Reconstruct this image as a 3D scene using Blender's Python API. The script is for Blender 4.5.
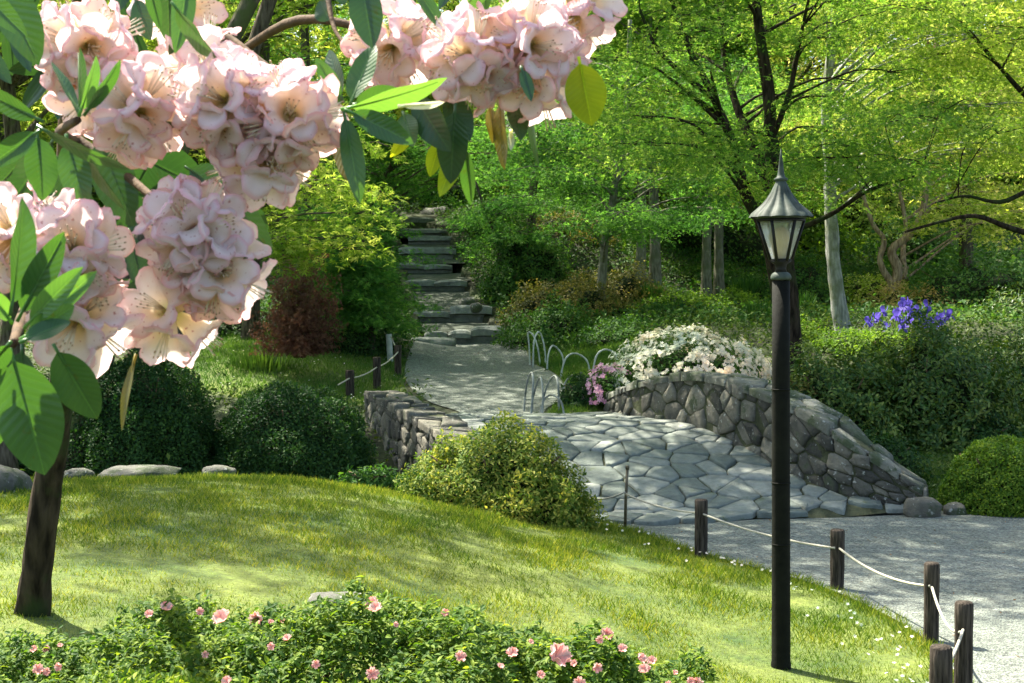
import bpy, math, random
import numpy as np
from mathutils import Vector, Matrix, noise

for o in list(bpy.data.objects):
    bpy.data.objects.remove(o)
C = bpy.context.scene.collection
SC = bpy.context.scene
R = math.radians
rng = np.random.default_rng(7)
random.seed(7)

# ------------------------------------------------------------------ camera
CAMZ = 1.9
PITCH = R(2.07)
F = 1422.2
cam = bpy.data.objects.new('camera', bpy.data.cameras.new('camera'))
C.objects.link(cam)
cam.location = (0, 0, CAMZ)
cam.rotation_euler = (R(90) - PITCH, 0, 0)
cam.data.lens = 50
cam.data.sensor_width = 36
cam.data.clip_start = 0.05
cam.data.clip_end = 600
cam.data.dof.use_dof = True
cam.data.dof.focus_distance = 6.0
cam.data.dof.aperture_fstop = 22
SC.camera = cam

# ------------------------------------------------------------------ light
SUN = Vector((-0.46, 0.44, 0.95)).normalized()      # direction TO the sun: behind the scene, a little left
w = bpy.data.worlds.new('World')
SC.world = w
w.use_nodes = True
nt = w.node_tree
sky = nt.nodes.new('ShaderNodeTexSky')
sky.sky_type = 'NISHITA'
sky.sun_disc = False
sky.sun_elevation = math.asin(SUN.z)
sky.sun_rotation = math.atan2(SUN.x, SUN.y)
sky.dust_density = 3.0
sky.ozone_density = 0.3
bg = nt.nodes['Background']
bg.inputs['Strength'].default_value = 0.1
nt.links.new(sky.outputs[0], bg.inputs[0])
sl = bpy.data.lights.new('sun', 'SUN')
sl.energy = 5.0
sl.angle = R(0.6)
sl.color = (1.0, 0.93, 0.80)
so = bpy.data.objects.new('sun', sl)
C.objects.link(so)
so.rotation_euler = SUN.to_track_quat('Z', 'Y').to_euler()
SC.view_settings.view_transform = 'Standard'
SC.view_settings.look = 'None'
SC.view_settings.gamma = 1
SC.view_settings.exposure = 1.97
SC.cycles.max_bounces = 8
SC.cycles.diffuse_bounces = 3
SC.cycles.glossy_bounces = 2
SC.cycles.transmission_bounces = 6
SC.cycles.transparent_max_bounces = 4
SC.cycles.sample_clamp_indirect = 4
SC.cycles.caustics_reflective = False
SC.cycles.caustics_refractive = False
SC.cycles.use_denoising = True

# ------------------------------------------------------------------ helpers
def P(px, py, d):
    u = (px - 512) / F
    v = (341.5 - py) / F
    cp, sp = math.cos(PITCH), math.sin(PITCH)
    return Vector((u * d, d * (cp + v * sp), CAMZ + d * (-sp + v * cp)))

def np_mesh(name, verts, faces, smooth=False, mats=None, midx=None):
    """faces: (M,k) int array or list of such arrays"""
    if not isinstance(faces, list):
        faces = [faces]
    me = bpy.data.meshes.new(name)
    verts = np.asarray(verts, dtype=np.float32)
    me.vertices.add(len(verts))
    me.vertices.foreach_set('co', verts.ravel())
    loops = np.concatenate([f.ravel() for f in faces]).astype(np.int32)
    counts = np.concatenate([np.full(len(f), f.shape[1]) for f in faces]).astype(np.int32)
    starts = np.concatenate([[0], np.cumsum(counts)[:-1]]).astype(np.int32)
    me.loops.add(len(loops))
    me.loops.foreach_set('vertex_index', loops)
    me.polygons.add(len(counts))
    me.polygons.foreach_set('loop_start', starts)
    me.polygons.foreach_set('loop_total', counts)
    if midx is not None:
        me.polygons.foreach_set('material_index', np.asarray(midx, dtype=np.int32))
    me.polygons.foreach_set('use_smooth', np.full(len(counts), smooth, dtype=bool))
    me.update(calc_edges=True)
    for m in (mats or []):
        me.materials.append(m)
    return me

class MB:
    """collects pieces, links them as ONE mesh object"""
    def __init__(s):
        s.v = []; s.f = []; s.mi = []; s.att = []
    def add(s, verts, faces, mi=0, att=None):
        n = len(s.v)
        s.v.extend([tuple(p) for p in verts])
        for f in faces:
            s.f.append(tuple(i + n for i in f)); s.mi.append(mi)
        s.att.extend(att if att is not None else [0.0] * len(verts))
    def tube(s, pts, rad, seg=8, mi=0, cap=True, wob=0.0):
        pts = [Vector(p) for p in pts]
        n = len(pts)
        if not hasattr(rad, '__len__'):
            rad = [rad] * n
        ref = Vector((0.3, 0.9, 0.2)).normalized()
        t0 = (pts[1] - pts[0]).normalized()
        if abs(t0.dot(ref)) > 0.9:
            ref = Vector((1, 0, 0.1)).normalized()
        a = t0.cross(ref).normalized()
        V = []; Fc = []
        for i in range(n):
            t = (pts[min(i + 1, n - 1)] - pts[max(i - 1, 0)]).normalized()
            a = (a - t * a.dot(t)).normalized()
            b = t.cross(a)
            for k in range(seg):
                th = 2 * math.pi * k / seg
                r = rad[i] * (1 + wob * (noise.noise(pts[i] * 6 + Vector((k * 1.7, 0, 0)))))
                V.append(pts[i] + (a * math.cos(th) + b * math.sin(th)) * r)
        for i in range(n - 1):
            for k in range(seg):
                k2 = (k + 1) % seg
                Fc.append((i * seg + k, i * seg + k2, (i + 1) * seg + k2, (i + 1) * seg + k))
        if cap:
            Fc.append(tuple(reversed(range(seg))))
            Fc.append(tuple((n - 1) * seg + k for k in range(seg)))
        s.add(V, Fc, mi)
    def lathe(s, prof, seg=24, mi=0, c=(0, 0, 0), flute=0, famp=0.0):
        V = []; Fc = []
        for (r, z) in prof:
            for k in range(seg):
                th = 2 * math.pi * k / seg
                rr = r * (1 + (famp * abs(math.sin(th * flute / 2)) if flute else 0))
                V.append((c[0] + rr * math.cos(th), c[1] + rr * math.sin(th), c[2] + z))
        for i in range(len(prof) - 1):
            for k in range(seg):
                k2 = (k + 1) % seg
                Fc.append((i * seg + k, i * seg + k2, (i + 1) * seg + k2, (i + 1) * seg + k))
        Fc.append(tuple(reversed(range(seg))))
        Fc.append(tuple((len(prof) - 1) * seg + k for k in range(seg)))
        s.add(V, Fc, mi)
    def build(s, name, mats, parent=None, smooth=True, loc=None, att=None):
        me = bpy.data.meshes.new(name)
        me.from_pydata(s.v, [], s.f)
        if not isinstance(mats, (list, tuple)):
            mats = [mats]
        for m in mats:
            me.materials.append(m)
        me.polygons.foreach_set('material_index', s.mi)
        me.polygons.foreach_set('use_smooth', [smooth] * len(s.f))
        if att:
            a = me.attributes.new(att, 'FLOAT', 'POINT')
            a.data.foreach_set('value', s.att)
        me.update()
        return link(name, me, parent, loc)

def link(name, me, parent=None, loc=None):
    o = bpy.data.objects.new(name, me)
    C.objects.link(o)
    if parent is not None:
        o.parent = parent
    if loc is not None:
        o.location = loc
    return o

def tag(o, label=None, cat=None, group=None, kind=None):
    if label: o['label'] = label
    if cat: o['category'] = cat
    if group: o['group'] = group
    if kind: o['kind'] = kind
    return o

def thing(name, label, cat, loc=(0, 0, 0), group=None, rz=0):
    o = bpy.data.objects.new(name, None)
    C.objects.link(o)
    o.location = loc
    o.rotation_euler = (0, 0, rz)
    o.empty_display_size = 0.1
    return tag(o, label, cat, group)

def copy_tree(o, parent=None):
    c = o.copy(); C.objects.link(c); c.parent = parent
    for ch in [q for q in bpy.data.objects if q.parent == o]:
        copy_tree(ch, c)
    return c

def smooth_line(pts, n=6):
    pts = [Vector(p) for p in pts]
    out = []
    for i in range(len(pts) - 1):
        p0 = pts[max(i - 1, 0)]; p1 = pts[i]; p2 = pts[i + 1]; p3 = pts[min(i + 2, len(pts) - 1)]
        for k in range(n):
            t = k / n
            out.append(0.5 * ((2 * p1) + (p2 - p0) * t + (2 * p0 - 5 * p1 + 4 * p2 - p3) * t * t + (3 * p1 - p0 - 3 * p2 + p3) * t ** 3))
    out.append(pts[-1])
    return out

# ------------------------------------------------------------------ materials
def mat(name):
    m = bpy.data.materials.new(name)
    m.use_nodes = True
    n = m.node_tree
    return m, n, n.nodes['Principled BSDF'], n.links.new

def ramp(n, stops, src=None):
    r = n.nodes.new('ShaderNodeValToRGB')
    el = r.color_ramp.elements
    while len(el) < len(stops):
        el.new(0.5)
    for e, (p, c) in zip(el, stops):
        e.position = p; e.color = (*c, 1)
    if src is not None:
        n.links.new(src, r.inputs[0])
    return r

def tex_noise(n, scale, detail=4, rough=0.6, coord='Object', dist=0.0):
    tc = n.nodes.new('ShaderNodeTexCoord')
    t = n.nodes.new('ShaderNodeTexNoise')
    t.inputs['Scale'].default_value = scale
    t.inputs['Detail'].default_value = detail
    t.inputs['Roughness'].default_value = rough
    t.inputs['Distortion'].default_value = dist
    n.links.new(tc.outputs[coord], t.inputs['Vector'])
    return t

def bump(n, b, src, strength=0.5, dist=0.02):
    bm = n.nodes.new('ShaderNodeBump')
    bm.inputs['Strength'].default_value = strength
    bm.inputs['Distance'].default_value = dist
    n.links.new(src, bm.inputs['Height'])
    n.links.new(bm.outputs[0], b.inputs['Normal'])
    return bm

def mixc(n, a, b, fac, mode='MIX'):
    m = n.nodes.new('ShaderNodeMix')
    m.data_type = 'RGBA'; m.blend_type = mode
    for sock, v in ((m.inputs[0], fac), (m.inputs[6], a), (m.inputs[7], b)):
        if hasattr(v, 'links') or hasattr(v, 'is_linked'):
            n.links.new(v, sock)
        elif isinstance(v, (int, float)):
            sock.default_value = v
        else:
            sock.default_value = (*v, 1)
    return m.outputs[2]

def leaf_mat(name, cols, trans=0.4, tcol=None, rough=0.6, spec=0.18, coat=0.0):
    """cols: 3 tones; per-leaf random tone; light passes through the leaf"""
    m, n, b, L = mat(name)
    g = n.nodes.new('ShaderNodeNewGeometry')
    r = ramp(n, [(0.0, cols[0]), (0.5, cols[1]), (1.0, cols[2])], g.outputs['Random Per Island'])
    ns = tex_noise(n, 0.9, 2)
    rr = ramp(n, [(0.3, (0.6, 0.72, 0.65)), (0.7, (1.6, 1.3, 1.15))], ns.outputs[0])
    col = mixc(n, r.outputs[0], rr.outputs[0], 1.0, 'MULTIPLY')
    L(col, b.inputs['Base Color'])
    b.inputs['Roughness'].default_value = rough
    b.inputs['Specular IOR Level'].default_value = spec
    t = n.nodes.new('ShaderNodeBsdfTranslucent')
    tc = tcol or (1.9, 1.7, 0.7)
    L(mixc(n, col, tc, 1.0, 'MULTIPLY'), t.inputs[0])
    mx = n.nodes.new('ShaderNodeMixShader')
    mx.inputs[0].default_value = trans
    L(b.outputs[0], mx.inputs[1]); L(t.outputs[0], mx.inputs[2])
    L(mx.outputs[0], n.nodes['Material Output'].inputs[0])
    return m

def simple(name, cols, scale=8, rough=0.8, bstr=0.4, bdist=0.01, metal=0.0, stops=(0.3, 0.7), detail=6, bscale=None):
    m, n, b, L = mat(name)
    t = tex_noise(n, scale, detail)
    r = ramp(n, [(stops[0], cols[0]), (stops[1], cols[1])], t.outputs[0])
    L(r.outputs[0], b.inputs['Base Color'])
    b.inputs['Roughness'].default_value = rough
    b.inputs['Metallic'].default_value = metal
    b.inputs['Specular IOR Level'].default_value = .15
    t2 = tex_noise(n, bscale or scale * 4, 6)
    bump(n, b, t2.outputs[0], bstr, bdist)
    return m

def bark_mat(name, dark, light, moss=None, scale=(14, 14, 3)):
    m, n, b, L = mat(name)
    tc = n.nodes.new('ShaderNodeTexCoord')
    mp = n.nodes.new('ShaderNodeMapping')
    mp.inputs['Scale'].default_value = scale
    L(tc.outputs['Object'], mp.inputs[0])
    t = n.nodes.new('ShaderNodeTexNoise'); t.inputs['Detail'].default_value = 8; t.inputs['Scale'].default_value = 2.0
    L(mp.outputs[0], t.inputs['Vector'])
    r = ramp(n, [(0.35, dark), (0.65, light)], t.outputs[0])
    col = r.outputs[0]
    if moss:
        t2 = tex_noise(n, 3.0, 6)
        r2 = ramp(n, [(0.5, (0, 0, 0)), (0.62, (1, 1, 1))], t2.outputs[0])
        col = mixc(n, col, moss, r2.outputs[0])
    L(col, b.inputs['Base Color'])
    b.inputs['Roughness'].default_value = 0.95
    b.inputs['Specular IOR Level'].default_value = .1
    bump(n, b, t.outputs[0], 0.9, 0.02)
    return m

def stone_mat(name, cols, moss=(0.05, 0.07, 0.03), mossamt=0.55, rough=0.85, lichen=True):
    m, n, b, L = mat(name)
    g = n.nodes.new('ShaderNodeNewGeometry')
    r = ramp(n, [(0, cols[0]), (0.5, cols[1]), (1, cols[2])], g.outputs['Random Per Island'])
    t = tex_noise(n, 9, 8, 0.65)
    rr = ramp(n, [(0.3, (0.6, 0.62, 0.6)), (0.7, (1.3, 1.28, 1.25))], t.outputs[0])
    col = mixc(n, r.outputs[0], rr.outputs[0], 1.0, 'MULTIPLY')
    t2 = tex_noise(n, 4.5, 7, 0.7)
    r2 = ramp(n, [(mossamt, (0, 0, 0)), (mossamt + 0.1, (1, 1, 1))], t2.outputs[0])
    col = mixc(n, col, moss, r2.outputs[0])
    if lichen:
        t3 = tex_noise(n, 22, 4, 0.6)
        r3 = ramp(n, [(0.62, (0, 0, 0)), (0.68, (0.6, 0.6, 0.6))], t3.outputs[0])
        col = mixc(n, col, (0.5, 0.52, 0.45), r3.outputs[0])
    L(col, b.inputs['Base Color'])
    b.inputs['Roughness'].default_value = rough
    t4 = tex_noise(n, 11, 9, 0.72)
    bump(n, b, t4.outputs[0], 0.9, 0.035)
    return m

M = {}
M['maple'] = leaf_mat('maple_leaves', [(0.06, 0.17, 0.025), (0.12, 0.27, 0.035), (0.25, 0.38, 0.09)], 0.6, (1.5, 1.45, 0.95))
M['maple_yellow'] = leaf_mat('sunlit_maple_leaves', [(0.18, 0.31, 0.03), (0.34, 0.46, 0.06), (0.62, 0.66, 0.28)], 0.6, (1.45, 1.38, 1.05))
M['maple_mid'] = leaf_mat('lime_maple_leaves', [(0.11, 0.23, 0.025), (0.21, 0.36, 0.04), (0.42, 0.52, 0.15)], 0.6, (1.45, 1.4, 1.0))
M['maple_cool'] = leaf_mat('cool_green_leaves', [(0.045, 0.14, 0.035), (0.08, 0.22, 0.05), (0.16, 0.33, 0.08)], 0.55, (1.4, 1.5, 0.7))
M['far'] = leaf_mat('far_leaves', [(0.13, 0.24, 0.03), (0.25, 0.38, 0.05), (0.46, 0.55, 0.17)], 0.6, (1.45, 1.4, 1.05))
M['red'] = leaf_mat('red_brown_leaves', [(0.06, 0.035, 0.028), (0.10, 0.055, 0.042), (0.15, 0.10, 0.07)], 0.3, (1.6, 1.1, 0.8))
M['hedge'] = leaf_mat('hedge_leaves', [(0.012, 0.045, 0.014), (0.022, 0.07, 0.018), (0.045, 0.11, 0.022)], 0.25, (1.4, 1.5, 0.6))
M['ball'] = leaf_mat('clipped_shrub_leaves', [(0.04, 0.11, 0.015), (0.09, 0.19, 0.02), (0.17, 0.27, 0.03)], 0.35, (1.4, 1.4, 0.6))
M['rhodo'] = leaf_mat('rhododendron_leaves', [(0.022, 0.07, 0.012), (0.05, 0.12, 0.02), (0.17, 0.24, 0.05)], 0.25, (1.6, 1.6, 0.6), 0.45, 0.3)
M['green'] = leaf_mat('green_shrub_leaves', [(0.025, 0.085, 0.02), (0.045, 0.13, 0.025), (0.09, 0.19, 0.035)], 0.35, (1.5, 1.5, 0.6))
M['bright'] = leaf_mat('bright_shrub_leaves', [(0.06, 0.15, 0.02), (0.11, 0.22, 0.03), (0.18, 0.30, 0.04)], 0.45, (1.4, 1.4, 0.6))
M['olive'] = leaf_mat('olive_shrub_leaves', [(0.06, 0.08, 0.02), (0.12, 0.13, 0.03), (0.22, 0.20, 0.07)], 0.35, (1.4, 1.4, 0.7))
M['variegated'] = leaf_mat('variegated_leaves', [(0.05, 0.12, 0.015), (0.13, 0.22, 0.03), (0.42, 0.45, 0.10)], 0.4, (1.4, 1.3, 0.7))
M['rust'] = leaf_mat('rusty_shrub_leaves', [(0.10, 0.07, 0.03), (0.18, 0.11, 0.05), (0.26, 0.17, 0.07)], 0.3, (1.4, 1.2, 0.8))
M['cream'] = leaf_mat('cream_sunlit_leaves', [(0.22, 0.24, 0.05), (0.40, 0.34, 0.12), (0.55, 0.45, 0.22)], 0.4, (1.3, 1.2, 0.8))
M['azalea'] = leaf_mat('azalea_leaves', [(0.03, 0.09, 0.015), (0.08, 0.17, 0.02), (0.22, 0.32, 0.04)], 0.45, (1.6, 1.5, 0.6), 0.6, 0.2)
M['cover'] = leaf_mat('ground_cover_leaves', [(0.03, 0.075, 0.015), (0.06, 0.12, 0.02), (0.10, 0.16, 0.03)], 0.3, (1.4, 1.4, 0.6))
M['grass'] = leaf_mat('grass_blades', [(0.05, 0.12, 0.010), (0.13, 0.21, 0.018), (0.32, 0.35, 0.06)], 0.35, (1.3, 1.3, 0.7), 0.6, 0.2)
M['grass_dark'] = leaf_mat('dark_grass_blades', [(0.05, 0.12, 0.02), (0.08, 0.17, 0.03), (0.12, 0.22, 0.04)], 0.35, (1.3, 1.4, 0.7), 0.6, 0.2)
M['white_fl'] = leaf_mat('white_blossoms', [(0.62, 0.68, 0.58), (0.78, 0.8, 0.72), (0.85, 0.85, 0.8)], 0.3, (1, 1, 0.95))
M['mauve_fl'] = leaf_mat('mauve_blossoms', [(0.55, 0.30, 0.50), (0.68, 0.42, 0.62), (0.75, 0.55, 0.7)], 0.3, (1, 0.9, 1))
M['blue_fl'] = leaf_mat('blue_petals', [(0.06, 0.05, 0.34), (0.10, 0.08, 0.46), (0.16, 0.13, 0.6)], 0.35, (1.2, 1.1, 1.4))
M['pink_fl'] = leaf_mat('pink_petals', [(0.55, 0.27, 0.25), (0.74, 0.46, 0.46), (0.80, 0.66, 0.66)], 0.35, (1.1, 0.9, 0.9))
M['bark'] = bark_mat('mossy_bark', (0.035, 0.028, 0.02), (0.13, 0.11, 0.08), (0.07, 0.09, 0.03))
M['bark_dark'] = bark_mat('dark_bark', (0.012, 0.009, 0.006), (0.06, 0.045, 0.03), (0.03, 0.045, 0.015))
M['bark_grey'] = bark_mat('grey_green_bark', (0.09, 0.09, 0.065), (0.24, 0.235, 0.18), (0.13, 0.15, 0.08))
M['bark_pale'] = bark_mat('pale_grey_bark', (0.16, 0.17, 0.15), (0.36, 0.37, 0.34), (0.16, 0.18, 0.11))
M['bark_warm'] = bark_mat('warm_bark', (0.16, 0.11, 0.07), (0.42, 0.32, 0.22))
M['twig'] = simple('twig_wood', ((0.05, 0.035, 0.02), (0.14, 0.09, 0.05)), 20)
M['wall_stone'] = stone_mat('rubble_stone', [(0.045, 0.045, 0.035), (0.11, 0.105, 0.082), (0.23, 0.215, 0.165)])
M['cap_stone'] = stone_mat('capping_stone', [(0.11, 0.115, 0.085), (0.19, 0.19, 0.15), (0.33, 0.33, 0.28)], mossamt=0.46)
M['flag'] = stone_mat('flagstone', [(0.11, 0.14, 0.12), (0.19, 0.22, 0.19), (0.30, 0.32, 0.28)], (0.09, 0.12, 0.06), 0.58, 0.75, False)
M['rock'] = stone_mat('boulder_stone', [(0.07, 0.07, 0.055), (0.11, 0.11, 0.09), (0.15, 0.15, 0.125)], (0.04, 0.06, 0.02), 0.48)
M['step'] = stone_mat('step_stone', [(0.13, 0.15, 0.13), (0.18, 0.205, 0.18), (0.26, 0.28, 0.25)], (0.06, 0.09, 0.05), 0.62, 0.8, False)
M['mortar'] = simple('mossy_mortar', ((0.035, 0.04, 0.02), (0.10, 0.11, 0.06)), 9, 0.95, 0.8, 0.02)
M['post'] = bark_mat('weathered_post', (0.02, 0.017, 0.013), (0.085, 0.07, 0.055), None, (40, 40, 4))
M['rope'] = simple('rope_fibre', ((0.28, 0.27, 0.2), (0.52, 0.5, 0.4)), 120, 0.9, 0.6, 0.003)
M['bamboo'] = simple('grey_bamboo', ((0.26, 0.30, 0.27), (0.55, 0.58, 0.54)), 9, 0.5, 0.2, 0.003)
M['bamboo_dark'] = simple('dark_weathered_bamboo', ((0.06, 0.07, 0.055), (0.42, 0.45, 0.4)), 5, 0.5, 0.2, 0.003)
M['pole'] = simple('dark_painted_pole', ((0.0015, 0.002, 0.001), (0.008, 0.009, 0.005)), 14, 0.8, 0.5, 0.004)
M['verdigris'] = simple('weathered_copper', ((0.018, 0.026, 0.019), (0.07, 0.09, 0.07)), 16, 0.6, 0.3, 0.003, 0.0)
M['frame'] = simple('black_iron', ((0.006, 0.006, 0.006), (0.02, 0.02, 0.018)), 20, 0.5, 0.2, 0.002)

def gravel():
    m, n, b, L = mat('gravel')
    t = tex_noise(n, 1.1, 5)
    r = ramp(n, [(0.3, (0.11, 0.13, 0.11)), (0.7, (0.19, 0.21, 0.18))], t.outputs[0])
    tc = n.nodes.new('ShaderNodeTexCoord')
    v = n.nodes.new('ShaderNodeTexVoronoi'); v.inputs['Scale'].default_value = 75
    L(tc.outputs['Object'], v.inputs['Vector'])
    r2 = ramp(n, [(0.0, (0.45, 0.45, 0.45)), (1.0, (1.6, 1.6, 1.55))])
    sx = n.nodes.new('ShaderNodeSeparateColor'); L(v.outputs['Color'], sx.inputs[0]); L(sx.outputs[0], r2.inputs[0])
    t5 = tex_noise(n, 16, 6, 0.7)
    r5 = ramp(n, [(0.3, (0.7, 0.7, 0.68)), (0.7, (1.25, 1.25, 1.25))], t5.outputs[0])
    col = mixc(n, mixc(n, r.outputs[0], r2.outputs[0], 1.0, 'MULTIPLY'), r5.outputs[0], 1.0, 'MULTIPLY')
    L(col, b.inputs['Base Color'])
    b.inputs['Roughness'].default_value = 0.9
    bump(n, b, v.outputs['Distance'], 1.0, 0.012)
    return m
M['gravel'] = gravel()
M['tread'] = simple('mossy_tread_grit', ((0.05, 0.06, 0.045), (0.11, 0.125, 0.10)), 8, 0.95, 0.8, 0.02)

def ground_mat():
    m, n, b, L = mat('ground')
    a = n.nodes.new('ShaderNodeAttribute'); a.attribute_name = 'grass'
    t = tex_noise(n, 1.3, 6); t2 = tex_noise(n, 25, 6, 0.7)
    soil = ramp(n, [(0.35, (0.028, 0.030, 0.012)), (0.7, (0.05, 0.075, 0.02))], t.outputs[0])
    gr = ramp(n, [(0.35, (0.04, 0.085, 0.010)), (0.65, (0.17, 0.21, 0.035))], t.outputs[0])
    det = ramp(n, [(0.3, (0.55, 0.55, 0.5)), (0.7, (1.35, 1.35, 1.3))], t2.outputs[0])
    col = mixc(n, mixc(n, soil.outputs[0], gr.outputs[0], a.outputs['Fac']), det.outputs[0], 1.0, 'MULTIPLY')
    L(col, b.inputs['Base Color'])
    b.inputs['Roughness'].default_value = 0.95
    bump(n, b, t2.outputs[0], 0.8, 0.03)
    return m
M['ground'] = ground_mat()

# ------------------------------------------------------------------ terrain
def ctl(px, py, d):
    p = P(px, py, d)
    return (p.x, p.y, p.z)
CT = [
    (-1.9, 5.7, 0.6), ctl(0, 485, 11), ctl(200, 481, 11), ctl(350, 486, 11), ctl(420, 500, 11), ctl(500, 516, 11),
    ctl(781, 667, 7.2), ctl(600, 600, 8), ctl(500, 570, 8), ctl(300, 560, 7.3), (-0.9, 4.5, 0.5), (0.4, 4.8, 0.22), (-4, 5, 0.65),
    (-6, 8, 0.6), (-6, 12, 0.4), (-3, 2, 0.5), (0, 1, 0.3), (0.0, 3, 0.35), (1.6, 3, 0.05), (0, -4, 0.2), (-8, -4, 0.5), (8, -4, 0),
    (0.45, 11.8, 0.0), (0.9, 11.25, 0.0), (1.34, 10.2, 0.0), (2.05, 9.0, 0), (2.25, 7.7, 0), (2.1, 6.7, 0), (1.75, 5.9, 0),
    (3.5, 11.8, 0), (5, 11, 0), (3, 9, 0), (5, 7, 0), (3.5, 5, 0), (9, 8, 0), (9, 12, 0.05), (2.1, 11.6, 0), (3.2, 10.4, 0),
    (-1, 13.6, -0.3), (-3, 13.8, -0.3), (-6, 13.8, -0.2), (-0.4, 13.0, -0.25), (-2, 12.4, 0.0), (-4, 12.4, 0.1),
    (-1.4, 16.4, 0.5), (-1.7, 17.8, 0.65), (-3, 16, 0.3), ctl(250, 360, 19), ctl(200, 345, 21), ctl(330, 350, 20.5), (-7, 18, 0.9),
    (0.5, 12.9, -0.15), (2.5, 12.9, -0.15), (1.2, 13.6, -0.3), (1.0, 14.6, 0.0), (0, 15.5, 0.51), (0.8, 15.7, 0.51), (-0.6, 15.6, 0.51), (0, 16.4, .56),
    (-0.3, 18, 0.68), (0.5, 18, 0.69), (-1, 20.5, 0.83), (0.2, 20.5, 0.83), (-1.3, 23.5, 0.97), (-0.1, 23.5, 0.97),
    (3, 13.6, 0.0), (4, 13, 0), (5, 13.5, 0.05), (2.8, 15, 0.3), (4, 16, 0.45), (7, 14, 0.2), ctl(1010, 408, 16),
    ctl(700, 345, 19), ctl(835, 335, 20), ctl(910, 325, 20.5), ctl(1000, 320, 22), ctl(620, 352, 19.5), (9, 18, 1.0),
    ctl(560, 330, 22), ctl(600, 290, 28), ctl(560, 240, 29), ctl(540, 218, 31), ctl(700, 290, 30), ctl(850, 290, 32), ctl(1000, 290, 32),
    ctl(380, 330, 23), ctl(375, 285, 27), ctl(365, 230, 31), ctl(250, 300, 28), ctl(100, 300, 28),
    (-1.2, 25.1, 1.26), (-1.1, 27.3, 1.85), (-1.6, 28.6, 2.3), (-1.8, 30.2, 2.85), (-2.2, 32, 3.4), (-2.2, 34, 3.9),
    (0.2, 25.1, 1.35), (0.2, 27.3, 2.0), (-0.3, 29.5, 2.7),
    (-15, 25, 1.5), (15, 25, 1.5), (-20, 8, 0.8), (20, 8, 0.2), (-15, 40, 3.4), (-5, 40, 4.4), (3, 40, 3.6), (15, 40, 2.6),
    (-25, 60, 6), (0, 60, 6.5), (25, 60, 5.5), (-40, 90, 13), (0, 90, 14), (40, 90, 13), (-40, 20, 1.5), (40, 20, 1.5), (40, 50, 4), (-40, 50, 5),
]
CT = np.array(CT, dtype=float)
def tps(r2):
    return 0.5 * r2 * np.log(r2 + 1e-9)
_n = len(CT)
_A = np.zeros((_n + 3, _n + 3))
_d2 = ((CT[:, None, :2] - CT[None, :, :2]) ** 2).sum(-1)
_A[:_n, :_n] = tps(_d2) + np.eye(_n) * 0.02
_A[:_n, _n] = 1; _A[:_n, _n + 1:] = CT[:, :2]
_A[_n, :_n] = 1; _A[_n + 1:, :_n] = CT[:, :2].T
_b = np.concatenate([CT[:, 2], [0, 0, 0]])
_W = np.linalg.solve(_A, _b)
def Hn(xy):
    xy = np.asarray(xy, dtype=float)
    out = np.empty(len(xy))
    for i in range(0, len(xy), 20000):
        q = xy[i:i + 20000]
        d2 = ((q[:, None, :] - CT[None, :, :2]) ** 2).sum(-1)
        out[i:i + 20000] = tps(d2) @ _W[:_n] + _W[_n] + q @ _W[_n + 1:]
    return out
def H(x, y):
    return float(Hn([(x, y)])[0])

def in_poly(pts, poly):
    pts = np.asarray(pts); inside = np.zeros(len(pts), bool)
    x, y = pts[:, 0], pts[:, 1]
    n = len(poly)
    for i in range(n):
        x1, y1 = poly[i][:2]; x2, y2 = poly[(i + 1) % n][:2]
        c = ((y1 > y) != (y2 > y)) & (x < (x2 - x1) * (y - y1) / (y2 - y1 + 1e-12) + x1)
        inside ^= c
    return inside

EDGE = [(0.25, 12.1), (0.55, 11.65), (0.92, 11.15), (1.36, 10.15), (1.95, 9.05), (2.22, 7.9), (2.18, 6.9), (1.85, 5.95), (1.4, 4.8), (1.0, 3.2)]
FARE = [(0.25, 12.35), (1.6, 12.45), (3.6, 12.35), (4.4, 12.0), (5.5, 11.6), (7.5, 10.6), (9.5, 9), (10, 7), (9, 4.5), (7, 2.5)]
EDGE_S = [tuple(p)[:2] for p in smooth_line([(a, b, 0) for a, b in EDGE], 8)]
FARE_S = [tuple(p)[:2] for p in smooth_line([(a, b, 0) for a, b in FARE], 8)]
def X(px, d): return (px - 512) * d / F
FPL = [(-0.62, 14.6), (X(470, 15.3), 15.3), (X(425, 17), 17), (X(406, 18.5), 18.5), (X(407, 20.5), 20.5), (X(418, 23), 23), (X(424, 24.3), 24.3)]
FPR = [(1.0, 14.6), (X(545, 15.5), 15.5), (X(563, 16.8), 16.8), (X(562, 18.2), 18.2), (X(533, 20.4), 20.4), (X(512, 23), 23), (X(506, 24.3), 24.3)]
FPL_S = [tuple(p)[:2] for p in smooth_line([(a, b, 0) for a, b in FPL], 6)]
FPR_S = [tuple(p)[:2] for p in smooth_line([(a, b, 0) for a, b in FPR], 6)]
POLY_NEAR = EDGE_S + FARE_S[::-1]
POLY_FAR = FPL_S + FPR_S[::-1]
POLY_LAWN = EDGE_S + [(-1, 2.5), (-9, 2.5), (-9, 11.6), (-4, 11.9), (-2.2, 12.0), (-1.0, 12.0), (-0.2, 12.0)]
POLY_LAWN2 = [(X(180, 17.5), 17.5), (X(150, 22.5), 22.5), (X(300, 23), 23), (X(345, 21.5), 21.5), (X(405, 20.5), 20.5), (X(404, 18.5), 18.5), (X(395, 16.8), 16.8), (X(330, 16.8), 16.8)]
POLY_LAWN3 = [(X(545, 15.6), 15.6), (X(565, 16.8), 16.8), (X(564, 18.2), 18.2), (X(536, 20.4), 20.4), (X(520, 22), 22), (X(640, 21), 21), (X(640, 16.5), 16.5), (X(590, 15.8), 15.8)]
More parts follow.
